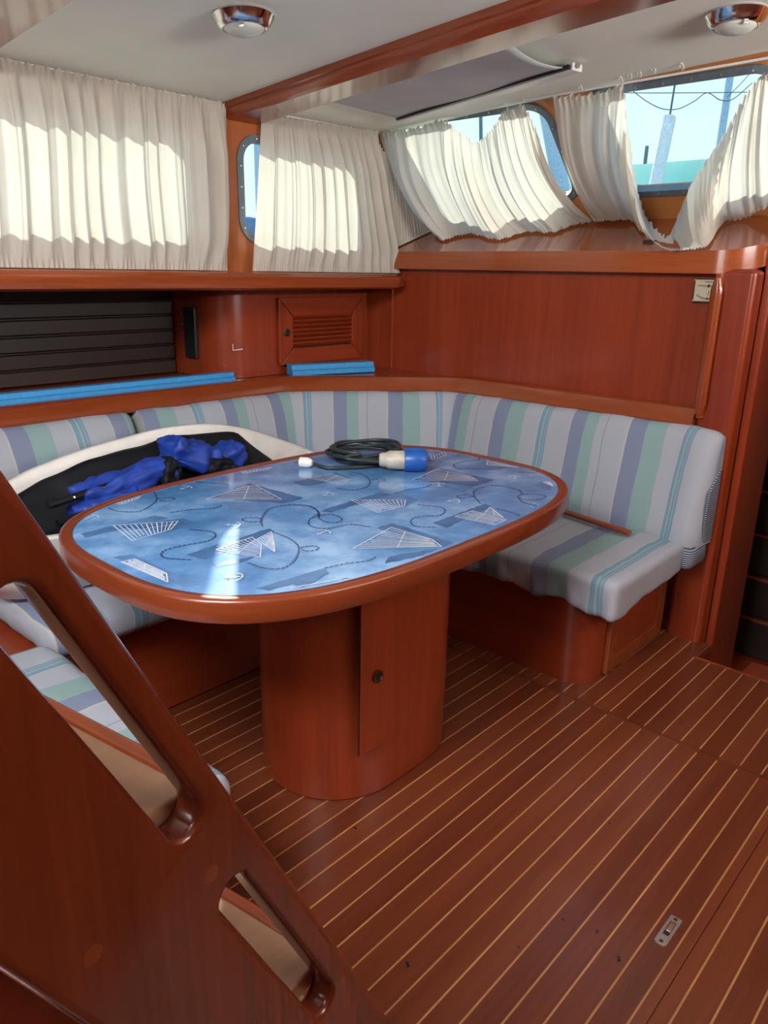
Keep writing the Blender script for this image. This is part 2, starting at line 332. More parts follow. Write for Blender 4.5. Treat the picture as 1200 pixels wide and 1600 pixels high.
# ------------------------------------------------------------------ the shell of the cabin
def build_shell():
    # ceiling
    mb = MB(); xs = [-1.2+i*(3.86)/48 for i in range(49)]; ys = [-1.34+j*3.79/40 for j in range(41)]
    vs = [(x, y, zc(x, y)) for x in xs for y in ys]; fs = []
    for i in range(48):
        for j in range(40):
            xm = (xs[i]+xs[i+1])/2; ym = (ys[j]+ys[j+1])/2
            if -.95 < xm < .12 and .38 < ym < 1.05: continue
            fs.append((i*41+j, i*41+j+1, (i+1)*41+j+1, (i+1)*41+j))
    up = [V(v)+V((0, 0, .05)) for v in vs]; n = len(vs)
    mb.add(vs+up, fs+[tuple(k+n for k in f[::-1]) for f in fs])
    struct(mb.build('ceiling', M['ceiling'], smooth=True), 'off-white vinyl headliner, slightly grimy')
    # port window wall
    HOLES = [rrect(1.115, 1.575, 1.13, .335, .07), rrect(2.195, 1.578, .64, .345, .075)]
    mb = MB().sheet([(-1.2, 1.24), (3.1, 1.24), (3.1, 1.47), (2.60, 1.95), (-1.2, 1.95)], HOLES, lambda a, b: (a, 2.44, b), (0, .04, 0))
    struct(mb.build('wall_port', M['pillar']), 'varnished wood cabin side with curtained windows')
    for i, (cx, cz, w_, h_, r_) in enumerate([(1.115, 1.575, 1.13, .335, .07), (2.195, 1.578, .64, .345, .075)]):
        wr = sroot('window_%d' % (i+1), (cx, 2.45, cz-h_/2), 'port window with dark frame behind curtain')
        ring(wr, rrect(cx, cz, w_+.035, h_+.035, r_+.016), rrect(cx, cz, w_-.02, h_-.02, r_-.01), lambda a, b: V((a, 2.432, b)), V((0, .03, 0)))
        MB().sheet(rrect(cx, cz, w_-.01, h_-.01, r_-.005), [], lambda a, b: (a, 2.452, b), (0, .005, 0)).build('pane', M['glass'], wr)
        bolts(wr, rrect(cx, cz, w_+.008, h_+.008, r_), lambda a, b: V((a, 2.431, b)), V((0, -1, 0)), 26)
    # front raked wall
    W = [(2.02, .345, .75, .43, .08), (1.16, .355, .62, .44, .075)]
    outer = [(-1.34, -.05), (2.46, -.05), (2.46, .66), (-1.34, .66)]
    mb = MB().sheet(outer, [rrect(*q) for q in W], lambda y, s: fpl(y, s), NF*.04)
    struct(mb.build('wall_front', M['front']), 'raked varnished wood front of the cabin with two windows')
    for i, (cy, cs, w_, h_, r_) in enumerate(W):
        wr = sroot('window_%d' % (i+3), fpl(cy, cs-h_/2), 'raked front window with dark frame')
        ring(wr, rrect(cy, cs, w_+.035, h_+.035, r_+.016), rrect(cy, cs, w_-.02, h_-.02, r_-.01), lambda a, b: fpl(a, b, .008), NF*.03)
        MB().sheet(rrect(cy, cs, w_-.01, h_-.01, r_-.005), [], lambda a, b: fpl(a, b, -.012), NF*.005).build('pane', M['glass'], wr)
        bolts(wr, rrect(cy, cs, w_+.008, h_+.008, r_), lambda a, b: fpl(a, b, .009), -NF, 22)
    # starboard and aft walls, out of view; openings cut for the added lamps
    mb = MB().sheet([(-1.2, -.3), (3.1, -.3), (3.1, 1.47), (2.6, 2.0), (-1.2, 2.0)], [rrect(1.75, 1.62, 1.3, .34, .07)], lambda a, b: (a, -1.3, b), (0, -.04, 0))
    struct(mb.build('wall_starboard', M['wood_x']))
    mb = MB().sheet([(-1.34, -.3), (3.0, -.3), (3.0, 2.1), (-1.34, 2.1)], [[(.46, 1.30), (1.34, 1.30), (1.34, 1.93), (.46, 1.93)]], lambda a, b: (-1.2, a, b), (-.04, 0, 0)); struct(mb.build('wall_aft', M['wood_y']))
    struct(MB().box(-.9, 1.75, -.89, -.85, -.03, 1.50).build('wall_ladder_shade', M['wood_z'], bevel=.008), 'mahogany partition added out of view to shade the ladder')  # added unseen blocker, keeps the starboard lamp off the ladder
    # hull side below the side deck
    mb = MB().box(-1.2, 3.7, 2.98, 3.02, -.3, 1.26); struct(mb.build('wall_hull', M['niche']))
    # main bulkhead
    mb = MB().sheet([(.95, -.3), (3.0, -.3), (3.0, 1.345), (.95, 1.345)], [], lambda a, b: (2.72, a, b), (.03, 0, 0))
    bh = struct(mb.build('wall_bulkhead', M['wood_z']), 'smooth mahogany bulkhead panel')
    MB().box(2.714, 2.722, 2.428, 2.437, .86, 1.31).build('joint_strip', M['wood_z'], bh, bevel=.002)
    mb = MB().box(2.72, 2.75, -1.3, .25, -.3, 1.50); struct(mb.build('wall_bulkhead', M['wood_z']))
    # forward passage shell
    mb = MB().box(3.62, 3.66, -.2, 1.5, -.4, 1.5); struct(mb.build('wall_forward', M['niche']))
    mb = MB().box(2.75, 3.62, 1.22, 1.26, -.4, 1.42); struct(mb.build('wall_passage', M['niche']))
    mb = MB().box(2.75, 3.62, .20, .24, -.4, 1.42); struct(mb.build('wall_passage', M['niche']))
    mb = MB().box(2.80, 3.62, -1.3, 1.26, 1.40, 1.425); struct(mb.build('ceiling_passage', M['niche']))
    mb = MB().box(2.75, 3.16, -1.3, .815, 1.427, 1.52); struct(mb.build('trim_9', M['front'], bevel=.006), 'wooden header over the forward passage')
    mb = MB().box(2.50, 3.62, .1, 1.3, -.34, -.30); struct(mb.build('floor_passage', M['wood_x']))
    mb = MB().box(-1.24, 3.66, -1.34, 3.02, -.40, -.36); struct(mb.build('floor_bilge', M['niche']))

def ring(parent, outer, inner, fmap, off, name='frame', mat=None):
    mb = MB().sheet(outer, [inner], fmap, off)
    return mb.build(name, mat or M['frame'], parent, bevel=.003)
def bolts(parent, loop, fmap, n, count):
    pts = [V((p[0], p[1], 0)) for p in loop]+[V((loop[0][0], loop[0][1], 0))]
    src = None
    for k in range(count):
        p = poly_at(pts, (k+.5)/count); q = fmap(p.x, p.y)
        if src is None:
            base = q; src = MB().lathe(q, n, [(.0045, 0), (.0045, .0015), (.002, .003)], 8).build('bolt', M['steel'], parent, smooth=True); first = q
        else:
            o = src.copy(); COL.objects.link(o); o.parent = parent; o.location = q-first
build_shell()

def build_floor():
    fl = sroot('floor', (1.0, .8, -.03), 'mahogany cabin sole with pale inlaid strips')
    MB().box(-1.2, 2.545, -1.3, .79, -.03, -.004).build('subfloor', M['plank'], fl)
    MB().box(-1.2, 2.69, .79, 2.98, -.03, -.004).build('subfloor', M['plank'], fl)
    p = .0558; y0 = .4047
    for k in range(-12, 26):
        ya = y0+k*p+.0021; yb = y0+(k+1)*p-.0021
        for (xa, xb) in ((-1.2, 1.9985), (2.0015, 2.545 if yb < .80 else 2.69)):
            if ya < .324 < yb:
                MB().box(xa, xb, ya, .3228, -.004, 0).build('plank', M['plank'], fl)
                MB().box(xa, xb, .3252, yb, -.004, 0).build('plank', M['plank'], fl)
            else: MB().box(xa, xb, ya, yb, -.004, 0).build('plank', M['plank'], fl)
            MB().box(xa+(.012 if xa > 1 else 0), xb-(.0 if xa > 1 else .012), yb+.0001, yb+.0041, -.004, .0002).build('inlay_strip', M['strip'], fl)
    MB().box(2.545, 2.565, .24, .80, -.05, -.0005).build('edge_nosing', M['edge_y'], fl, bevel=.004)
    # recessed latch
    t = thing('floor_latch', 'small chrome ring-pull latch set in the cabin sole', 'latch', (1.3245, .3785, 0))
    pl = MB().sheet(rrect(1.3245, .3785, .088, .025, .004), [rrect(1.330, .3785, .044, .0125, .002)], lambda a, b: (a, b, .0003), (0, 0, .0018)).build('plate', M['steel'], t, bevel=.0006)
    MB().box(1.322, 1.351, .3735, .3835, .0004, .0016).build('ring_pull', M['chrome'], t, bevel=.0008)
    MB().box(1.309, 1.320, .3725, .3845, .0002, .0006).build('slot', M['black'], t)
    for x in (1.288, 1.361): MB().lathe((x, .3785, .002), (0, 0, 1), [(.0045, 0), (.0035, .0012)], 10).build('screw', M['brass'], t, smooth=True)
    mb = MB(); 
    for (px, py, s) in ((637, 1507, .006), (967, 1498, .006), (924, 1252, .004), (953, 1286, .004), (555, 1294, .005), (635, 1272, .003), (878, 1180, .003), (810, 1480, .003), (933, 1455, .004), (880, 1437, .003), (937, 1397, .002), (677, 1345, .002)):
        q = onz(px, py, .0006); a = random.random()*PI
        mb.obox(q+V((0, 0, .0008)), V((math.cos(a), math.sin(a), 0))*s, V((-math.sin(a), math.cos(a), 0))*s*.45, V((0, 0, .0007)))
    o = mb.build('crumbs', M['black'], bevel=.0005); o['kind'] = 'stuff'; tag(o, 'scattered dark crumbs on the cabin sole', 'crumbs')
build_floor()

def build_beams():
    for i, (x0, x1) in enumerate(((1.80, 1.965), (.76, .955))):
        mb = MB(); rings = []
        for j in range(41):
            y = 2.44-j*3.74/40
            def z(x): return zc(x, y)
            prof = [(x0, z(x0)+.01), (x0, z(x0)-.018), (x0+.008, z(x0)-.022), (x0+.008, z(x0)-.030), (x0+.018, z(x0)-.044), (x0+.03, z(x1)-.050), (x1-.008, z(x1)-.050), (x1, z(x1)-.044), (x1, z(x1)+.01)]
            rings.append([V((a, y, b)) for a, b in prof])
        mb.loops(rings, True, True, True)
        struct(mb.build('trim_%d' % (i+1), M['edge_y'], smooth=True, angle=25), ['varnished transverse ceiling beam over the table', 'varnished ceiling beam above the ladder'][i])
    # side-deck shelf under the port windows
    mb = MB(); prof = [(3.0, 1.222), (2.335, 1.222), (2.316, 1.230), (2.310, 1.248), (2.311, 1.270), (2.322, 1.283), (2.345, 1.285), (3.0, 1.285)]
    rings = [[V((x, y, z)) for y, z in prof] for x in (-1.2, 2.62)]
    for a in (30, 60, 85):
        s = math.sin(math.radians(a)); c = 1-math.cos(math.radians(a))
        rings.append([V((2.62+.055*s, y+(.05*c if y < 2.4 else 0), z)) for y, z in prof])
    rings.append([V((2.72, y+(.055 if y < 2.4 else 0), z)) for y, z in prof])
    mb.loops(rings, True, True, True)
    struct(mb.build('trim_3', M['edge_x'], smooth=True, angle=30), 'varnished shelf edge running below the port curtains')
    # front sill: sloping varnished top with deep lip and rounded corner
    plan = [(2.66, 2.46)]+[(2.66, y) for y in (2.2, 1.8, 1.4, 1.1, .97)]
    for k in range(1, 9):
        a = PI/2*k/8; plan.append((2.66+.15*(1-math.cos(a)), .97-.15*math.sin(a)))
    plan += [(2.95, .82), (3.09, .82), (3.09, 2.46)]
    mb = MB(); n = len(plan)
    z1 = lambda x: SZ(x)
    top = [V((x, y, z1(x))) for x, y in plan]; bot = [V((x, y, 1.308+.325*max(0, x-2.66)*.9)) for x, y in plan]
    ins = []
    mb.add(top, [tuple(range(n))]); mb.add(bot, [tuple(range(n))[::-1]])
    mb.add(top+bot, [(i, (i+1) % n, n+(i+1) % n, n+i) for i in range(n)])
    struct(mb.build('trim_4', M['sill'], bevel=.008, seg=3), 'glossy sloping sill under the front windows, rounded at its open end')
    # corner post and grab rail at the end of the bulkhead
    struct(MB().box(2.665, 2.75, .825, .955, -.3, 1.325).build('trim_5', M['wood_z'], bevel=.02, seg=3), 'mahogany post at the open end of the bulkhead')
    struct(MB().box(2.75, 3.05, .80, .835, -.3, 1.39).build('trim_6', M['wood_z'], bevel=.01), 'dark mahogany jamb of the forward passage')
    t = thing('grab_rail', 'vertical wooden grab rail on the post beside the inclinometer', 'rail', (2.655, .94, .85))
    A, B = V((2.645, .938, .845)), V((2.645, .938, 1.295))
    pr = []
    for k in range(25):
        q = A.lerp(B, k/24); e_ = min(k, 24-k)/2.; wd = .020*min(1, .55+.45*e_)
        pr.append([q+V((.012*math.cos(a), wd*math.sin(a), 0)) for a in [2*PI*i/12 for i in range(12)]])
    MB().loops(pr, True, True, True).build('rail', M['edge_z'], t, smooth=True, angle=60)
    for z in (.86, 1.07, 1.28): MB().box(2.645, 2.672, .926, .95, z-.03, z+.03).build('foot', M['edge_z'], t, bevel=.006)
build_beams()

# ------------------------------------------------------------------ joinery
def build_lockers():
    # niche in the ship's side: floor ledge, slat lining
    led = MB(); 
    led.sheet([(-.4, 2.50), (2.13, 2.50), (2.66, 2.03), (2.72, 2.03), (2.72, 2.98), (-.4, 2.98)], [], lambda a, b: (a, b, .80), (0, 0, .055))
    struct(led.build('trim_7', M['wood_x']), 'mahogany ledge behind the settee backs')
    t = thing('slatted_lining', 'shade-darkened horizontal slats lining the open shelf niche', 'panelling', (.9, 2.93, .86))
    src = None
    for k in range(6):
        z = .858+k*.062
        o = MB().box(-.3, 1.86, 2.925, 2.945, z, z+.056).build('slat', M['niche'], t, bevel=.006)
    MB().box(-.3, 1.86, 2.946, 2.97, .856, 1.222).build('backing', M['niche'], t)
    # locker body with rounded corner
    t = thing('side_locker', 'mahogany side locker with louvred door beside the bulkhead', 'cabinet', (2.38, 2.7, .856))
    plan = [(2.72, 2.97), (1.87, 2.97), (1.87, 2.74)]
    for k in range(0, 9):
        a = PI*k/16; plan.append((1.87+.14*(1-math.cos(a)), 2.74-.14*math.sin(a)))
    plan += [(2.72, 2.60)]
    mb = MB(); mb.loops([[V((x, y, z)) for x, y in plan] for z in (.857, 1.221)], True, True, True); mb.build('body', M['wood_z'], t, smooth=True, angle=30)
    X0, X1, Z0, Z1 = 2.158, 2.674, .897, 1.181; x0, x1, z0, z1 = 2.235, 2.602, .966, 1.105
    dr = MB().box(x0-.002, x1+.002, 2.597, 2.599, z0, z1).build('door', M['niche'], t)
    yF = 2.578
    for q in ([(X0, Z0), (X1, Z0), (x1, z0), (x0, z0)], [(X1, Z0), (X1, Z1), (x1, z1), (x1, z0)], [(X1, Z1), (X0, Z1), (x0, z1), (x1, z1)], [(X0, Z1), (X0, Z0), (x0, z0), (x0, z1)]):
        c = V((sum(a for a, b in q)/4, sum(b for a, b in q)/4)); q = [tuple(V(p)+(c-V(p)).normalized()*.0012) for p in q]
        ax = 'edge_x' if abs(q[0][0]-q[1][0]) > abs(q[0][1]-q[1][1]) else 'edge_z'
        MB().sheet(q, [], lambda a, b: (a, yF, b), (0, .02, 0)).build('door_rail', M[ax.replace('edge', 'wood')], dr, bevel=.004)
    for k in range(7):
        z = z0+.010+k*(z1-z0-.004)/7
        MB().obox(((x0+x1)/2, 2.588, z+.005), ((x1-x0)/2, 0, 0), (0, .0075, -.007), (0, .0022, .0028)).build('louvre', M['wood_x'], dr)
    MB().lathe((2.197, 2.578, 1.036), (0, -1, 0), [(.018, 0), (.018, .004), (.014, .005), (.012, .001)], 24, cap=False).build('latch_ring', M['brass'], dr, smooth=True)
    MB().lathe((2.197, 2.5775, 1.036), (0, -1, 0), [(.0125, 0), (.0125, .0008)], 20).build('latch_button', M['black'], dr)
    # hook on the rounded corner
    hk = MB().tube([(1.925, 2.60, 1.0), (1.925, 2.60, .975), (1.95, 2.588, .977), (1.962, 2.582, .979)], .0022, 8).build('coat_hook', M['white'], smooth=True)
    tag(hk, 'small white L-shaped hook on the locker corner', 'hook')
    t = thing('instrument_strip', 'black instrument strip with small screws in the dark niche', 'instrument', (1.86, 2.80, .93))
    MB().box(1.852, 1.868, 2.76, 2.84, .93, 1.14).build('body', M['black'], t, bevel=.004)
    for z in (.95, .99, 1.03, 1.07, 1.11): MB().lathe((1.852, 2.85, z), (-1, 0, 0), [(.003, 0), (.002, .002)], 8).build('screw', M['steel'], t)
    # blue foam strips on the ledge
    def foam(label, a, b, h, wd):
        a, b = V(a), V(b); d = (b-a).normalized(); n = V((-d.y, d.x, 0))
        prof = [(0, 0), (0, h*.45), (.006, h*.5), (.010, h*.55), (.012, h), (wd, h), (wd, 0)]
        mb = MB().loops([[p+n*u+V((0, 0, z)) for u, z in prof] for p in (a, b)], True, True, True)
        tag(mb.build('foam_strip', M['foam'], bevel=.002), label, 'foam strip', 'blue foam strips')
    foam('long bright blue foam strip lying on the ledge below the open niche', (.55, 2.575, .858), (1.885, 2.535, .858), .036, .05)
    foam('short bright blue foam strip below the louvred locker door', (2.165, 2.505, .858), (2.545, 2.375, .858), .045, .07)

def path_offset(path, d):
    out = []
    for i, p in enumerate(path):
        a = path[max(i-1, 0)]; b = path[min(i+1, len(path)-1)]; t = (V(b)-V(a)).normalized()
        n = V((t.y, -t.x))       # to the right of travel = inboard
        out.append(V(p)+n*d)
    return out
def coaming_path():
    pts = [(-.2, 2.535), (.4, 2.53), (1.0, 2.52), (1.6, 2.508), (2.05, 2.50)]
    pts += [(2.10, 2.493), (2.145, 2.47), (2.19, 2.435)]
    pts += [(2.35, 2.29), (2.5, 2.16), (2.60, 2.075), (2.635, 2.04), (2.66, 2.00), (2.672, 1.95)]
    pts += [(2.674, 1.7), (2.676, 1.4), (2.676, 1.15), (2.676, .955)]
    return [V(p) for p in pts]
PATH = coaming_path()
def resample(path, step):
    P3 = [V((p.x, p.y, 0)) for p in path]; L = sum((b-a).length for a, b in zip(P3, P3[1:])); n = max(2, int(L/step))
    return [V((q.x, q.y)) for q in (poly_at(P3, i/n) for i in range(n+1))], L
def build_coaming():
    prof = [(-.035, .80), (.042, .80), (.046, .812), (.012, .858), (.004, .862), (-.035, .862)]
    P = PATH; off = {d: path_offset(P, d) for d in set(a for a, b in prof)}
    rings = [[V((off[d][i].x, off[d][i].y, z)) for d, z in prof] for i in range(len(P))]
    mb = MB(); mb.uv = []; acc = 0
    for i in range(len(P)):
        if i: acc += (P[i]-P[i-1]).length
        mb.uv += [(acc, z+d) for d, z in prof]
    struct(mb.loops(rings, True, True, True).build('trim_8', M['edge_uv'], smooth=True, angle=30), 'varnished coaming rail along the top of the settee backs')

def nz3(p, s): return noise.noise(V(p)*s)
def rbox(x0, x1, y0, y1, z0, z1, r, n=(24, 24, 8), wr=.004, ws=7., crown=0., seed=0):
    """rounded, softly wrinkled cushion"""
    mb = MB(); idx = {}; c = V(((x0+x1)/2, (y0+y1)/2, (z0+z1)/2)); hs = V((x1-x0, y1-y0, z1-z0))*.5
    def vert(i, j, k):
        key = (i, j, k)
        if key in idx: return idx[key]
        u = V((2*i/n[0]-1, 2*j/n[1]-1, 2*k/n[2]-1))
        u = V([math.copysign(abs(a)**.72, a) if abs(a) < 1 else a for a in u])
        p = V((u.x*hs.x, u.y*hs.y, u.z*hs.z)); inner = V([clamp(p[q], -(hs[q]-r), hs[q]-r) for q in range(3)]); d = p-inner
        if d.length > 1e-9: p = inner+d.normalized()*r
        if crown and u.z > 0: p.z += crown*(1-u.x*u.x)*(1-u.y*u.y)*u.z
        nn = d.normalized() if d.length > 1e-9 else V((0, 0, 0))
        p += nn*(wr*(nz3(p+c+V((seed, 0, 0)), ws)+.6*nz3(p+c+V((0, seed, 3)), ws*2.7)))
        idx[key] = len(mb.v); mb.v.append(c+p); return idx[key]
    for a, b_, cfix in ((0, 1, 2), (1, 2, 0), (2, 0, 1)):
        for side in (0, n[cfix]):
            for i in range(n[a]):
                for j in range(n[b_]):
                    q = []
                    for di, dj in ((0, 0), (1, 0), (1, 1), (0, 1)):
                        t = [0, 0, 0]; t[a] = i+di; t[b_] = j+dj; t[cfix] = side; q.append(vert(*t))
                    mb.f.append(tuple(q))
    return mb

def build_settee():
    # forward settee base with rounded corner and panelled end
    t = thing('settee_base', 'mahogany base of the forward settee with rounded corner and framed end panel', 'settee base', (2.35, 1.5, 0))
    plan = [(2.72, 2.9), (2.066, 2.9), (2.066, 1.075)]
    for k in range(1, 8):
        a = PI/2*k/8; plan.append((2.066+.10*(1-math.cos(a)), 1.075-.10*math.sin(a)))
    plan += [(2.166, .975), (2.664, .975), (2.72, .975)]
    MB().loops([[V((x, y, z)) for x, y in plan] for z in (0, .314)], True, True, True).build('body', M['wood_y'], t, smooth=True, angle=30)
    ep = MB().sheet([(2.19, .012), (2.63, .012), (2.63, .311), (2.19, .311)], [[(2.245, .06), (2.575, .06), (2.575, .272), (2.245, .272)]], lambda a, b: (a, .957, b), (0, .017, 0)).build('end_frame', M['edge_z'], t, bevel=.003)
    MB().box(2.24, 2.58, .969, .974, .055, .28).build('end_panel', M['wood_z'], t)
    # port and aft bases
    t = thing('settee_base', 'shadowed mahogany base of the port settee behind the table', 'settee base', (1.4, 2.1, 0))
    MB().box(.18, 2.066, 1.84, 2.46, 0, .316).build('body', M['wood_x'], t, bevel=.01)
    t = thing('settee_base', 'mahogany base of the aft settee beside the ladder', 'settee base', (.45, 1.4, 0))
    MB().box(.18, .66, 1.03, 1.838, 0, .306).build('body', M['wood_y'], t, bevel=.02)
    # seats; fabric stripes continue across them
    su = lambda y: 1.52-y+.575*4
    m1 = rbox(2.0, 2.530, .872, 1.760, .318, .424, .026, (30, 50, 10), .004, 9, .008)
    for p in m1.v:      # hem hangs lower and flares in soft folds
        if p.z < .36:
            p.z += -.010+.010*math.sin(p.y*31)*math.sin(p.y*7)
            if p.x < 2.06: p.x += .007*math.sin(p.y*43)+.005*math.sin(p.y*97)
            if p.y < 1.02 and p.x < 2.2: p.z -= .028*(1-(p.y-.87)/.15)*(1-abs(p.x-2.05)/.2)
    o = m1.build('seat_cushion', M['cloth'], smooth=True, angle=180, uvf=lambda p: (su(p.y), p.x))
    tag(o, 'forward seat cushion under a pastel striped throw, wooden batten on it', 'cushion', 'striped settee seats')
    m2 = rbox(.705, 2.15, 1.765, 2.345, .322, .416, .045, (44, 26, 8), .006, 8, .012, 3)
    o = m2.build('seat_cushion', M['cloth'], smooth=True, angle=180, uvf=lambda p: (p.x*1.0+.2, p.y))
    tag(o, 'port seat cushion under a striped throw, behind the table', 'cushion', 'striped settee seats')
    m3 = rbox(.19, .700, .985, 1.762, .315, .412, .04, (22, 30, 8), .006, 8, .008, 6)
    o = m3.build('seat_cushion', M['cloth'], smooth=True, angle=180, uvf=lambda p: (p.y*1.0+.12, p.x))
    tag(o, 'aft seat cushion under a striped throw, seen through the ladder', 'cushion', 'striped settee seats')
    # backrests lofted along the coaming
    prof = [(.005, .40), (.150, .40), (.158, .425), (.150, .47), (.135, .55), (.118, .64), (.100, .72), (.085, .765), (.066, .795), (.040, .806), (.012, .800), (.004, .78), (-.004, .60)]
    def loft(path, name, label, u0, bulge, ends):
        P, L = resample(path, .02); n = len(P); mb = MB(); mb.uv = []
        rings = []
        for i in range(n):
            s_ = i/(n-1)*L; e_ = min(s_, L-s_); k = 1
            ring_ = []
            for j, (d, z) in enumerate(prof):
                f = 1.0
                if (ends or s_ > L/2) and e_ < .05: f = math.sqrt(max(0, 1-(1-e_/.05)**2))*.35+.65
                q = path_offset_pt(P, i, d*f+bulge*math.sin(PI*clamp((z-.4)/.4, 0, 1))*f+(.006*nz3((s_*4, z*5, u0), 1.6) if .02 < d else 0))
                zz = z+(.006*nz3((s_*6, 3, u0), 1.3)-(1-f)*.05 if z > .7 else 0)
                ring_.append(V((q.x, q.y, zz))); mb.uv.append((u0+s_, z))
            rings.append(ring_)
        mb.loops(rings, True, True, True)
        o = mb.build(name, M['cloth'], smooth=True, angle=60)
        return tag(o, label, 'cushion', 'striped settee backs')
    P3 = [p for p in PATH]
    def sub(a, b):   # part of path by x (port) up to the end
        R, L = resample(PATH, .01); return R
    R, L = resample(PATH, .01)
    iA = min(range(len(R)), key=lambda i: abs(R[i].x-.12)+(9 if R[i].y < 2.3 else 0)); iB = min(range(len(R)), key=lambda i: abs(R[i].x-1.385)+(9 if R[i].y < 2.3 else 0))
    Lend = L; sB = iB/(len(R)-1)*L
    # u so that on the forward run u = 1.52 - y
    fwd_u = lambda s: s-Lend+(1.52-.955)+.575*10
    loft(R[iA:iB], 'back_cushion', 'striped back cushion at the aft end of the port settee', fwd_u(sB)-(iB-iA)/(len(R)-1)*L-.12, .025, True)
    bc = loft(R[iB+1:]+[V((2.672, .93)), V((2.664, .900)), V((2.660, .838))], 'back_cushion', 'long striped throw over the settee back running round the corner', fwd_u(sB), 0.0, False)
    # draped end of the throw over the forward back, and the navy pinstripe end it leaves showing
    nv2 = rbox(2.50, 2.65, .838, .90, .325, .41, .03, (10, 6, 8), 0)
    tag(nv2.build('cushion_core', M['navy'], smooth=True, angle=180), 'grey-blue end of the seat cushion below the hanging throw', 'cushion')
    # cushion end left bare below the slanting hem of the throw
    bare = [(2.590, .415), (2.640, .415), (2.650, .50), (2.652, .60), (2.648, .672), (2.615, .645), (2.585, .618), (2.566, .60), (2.562, .54), (2.566, .47)]
    MB().sheet(bare, [], lambda a, b: (a, .8335, b), (0, .008, 0)).build('bare_end', M['navy'], bc, bevel=.002)
    # wooden batten on the seat
    A = onz(868, 795, .447); B = onz(984, 833, .447); d = (B-A).normalized(); n = V((-d.y, d.x, 0))
    mb = MB(); prof = [(.0125*math.cos(q), .011*math.sin(q)) for q in [2*PI*k/8+PI/8 for k in range(8)]]
    mb.loops([[p+n*u+V((0, 0, z+.0)) for u, z in prof] for p in (A, B)], True, True, True)
    tag(mb.build('wooden_batten', M['edge_y'], bevel=.001), 'short varnished wooden batten lying on the forward seat', 'batten')
def path_offset_pt(P, i, d):
    a = P[max(i-2, 0)]; b = P[min(i+2, len(P)-1)]; t = (b-a).normalized(); return P[i]+V((t.y, -t.x))*d
build_lockers(); build_coaming(); build_settee()

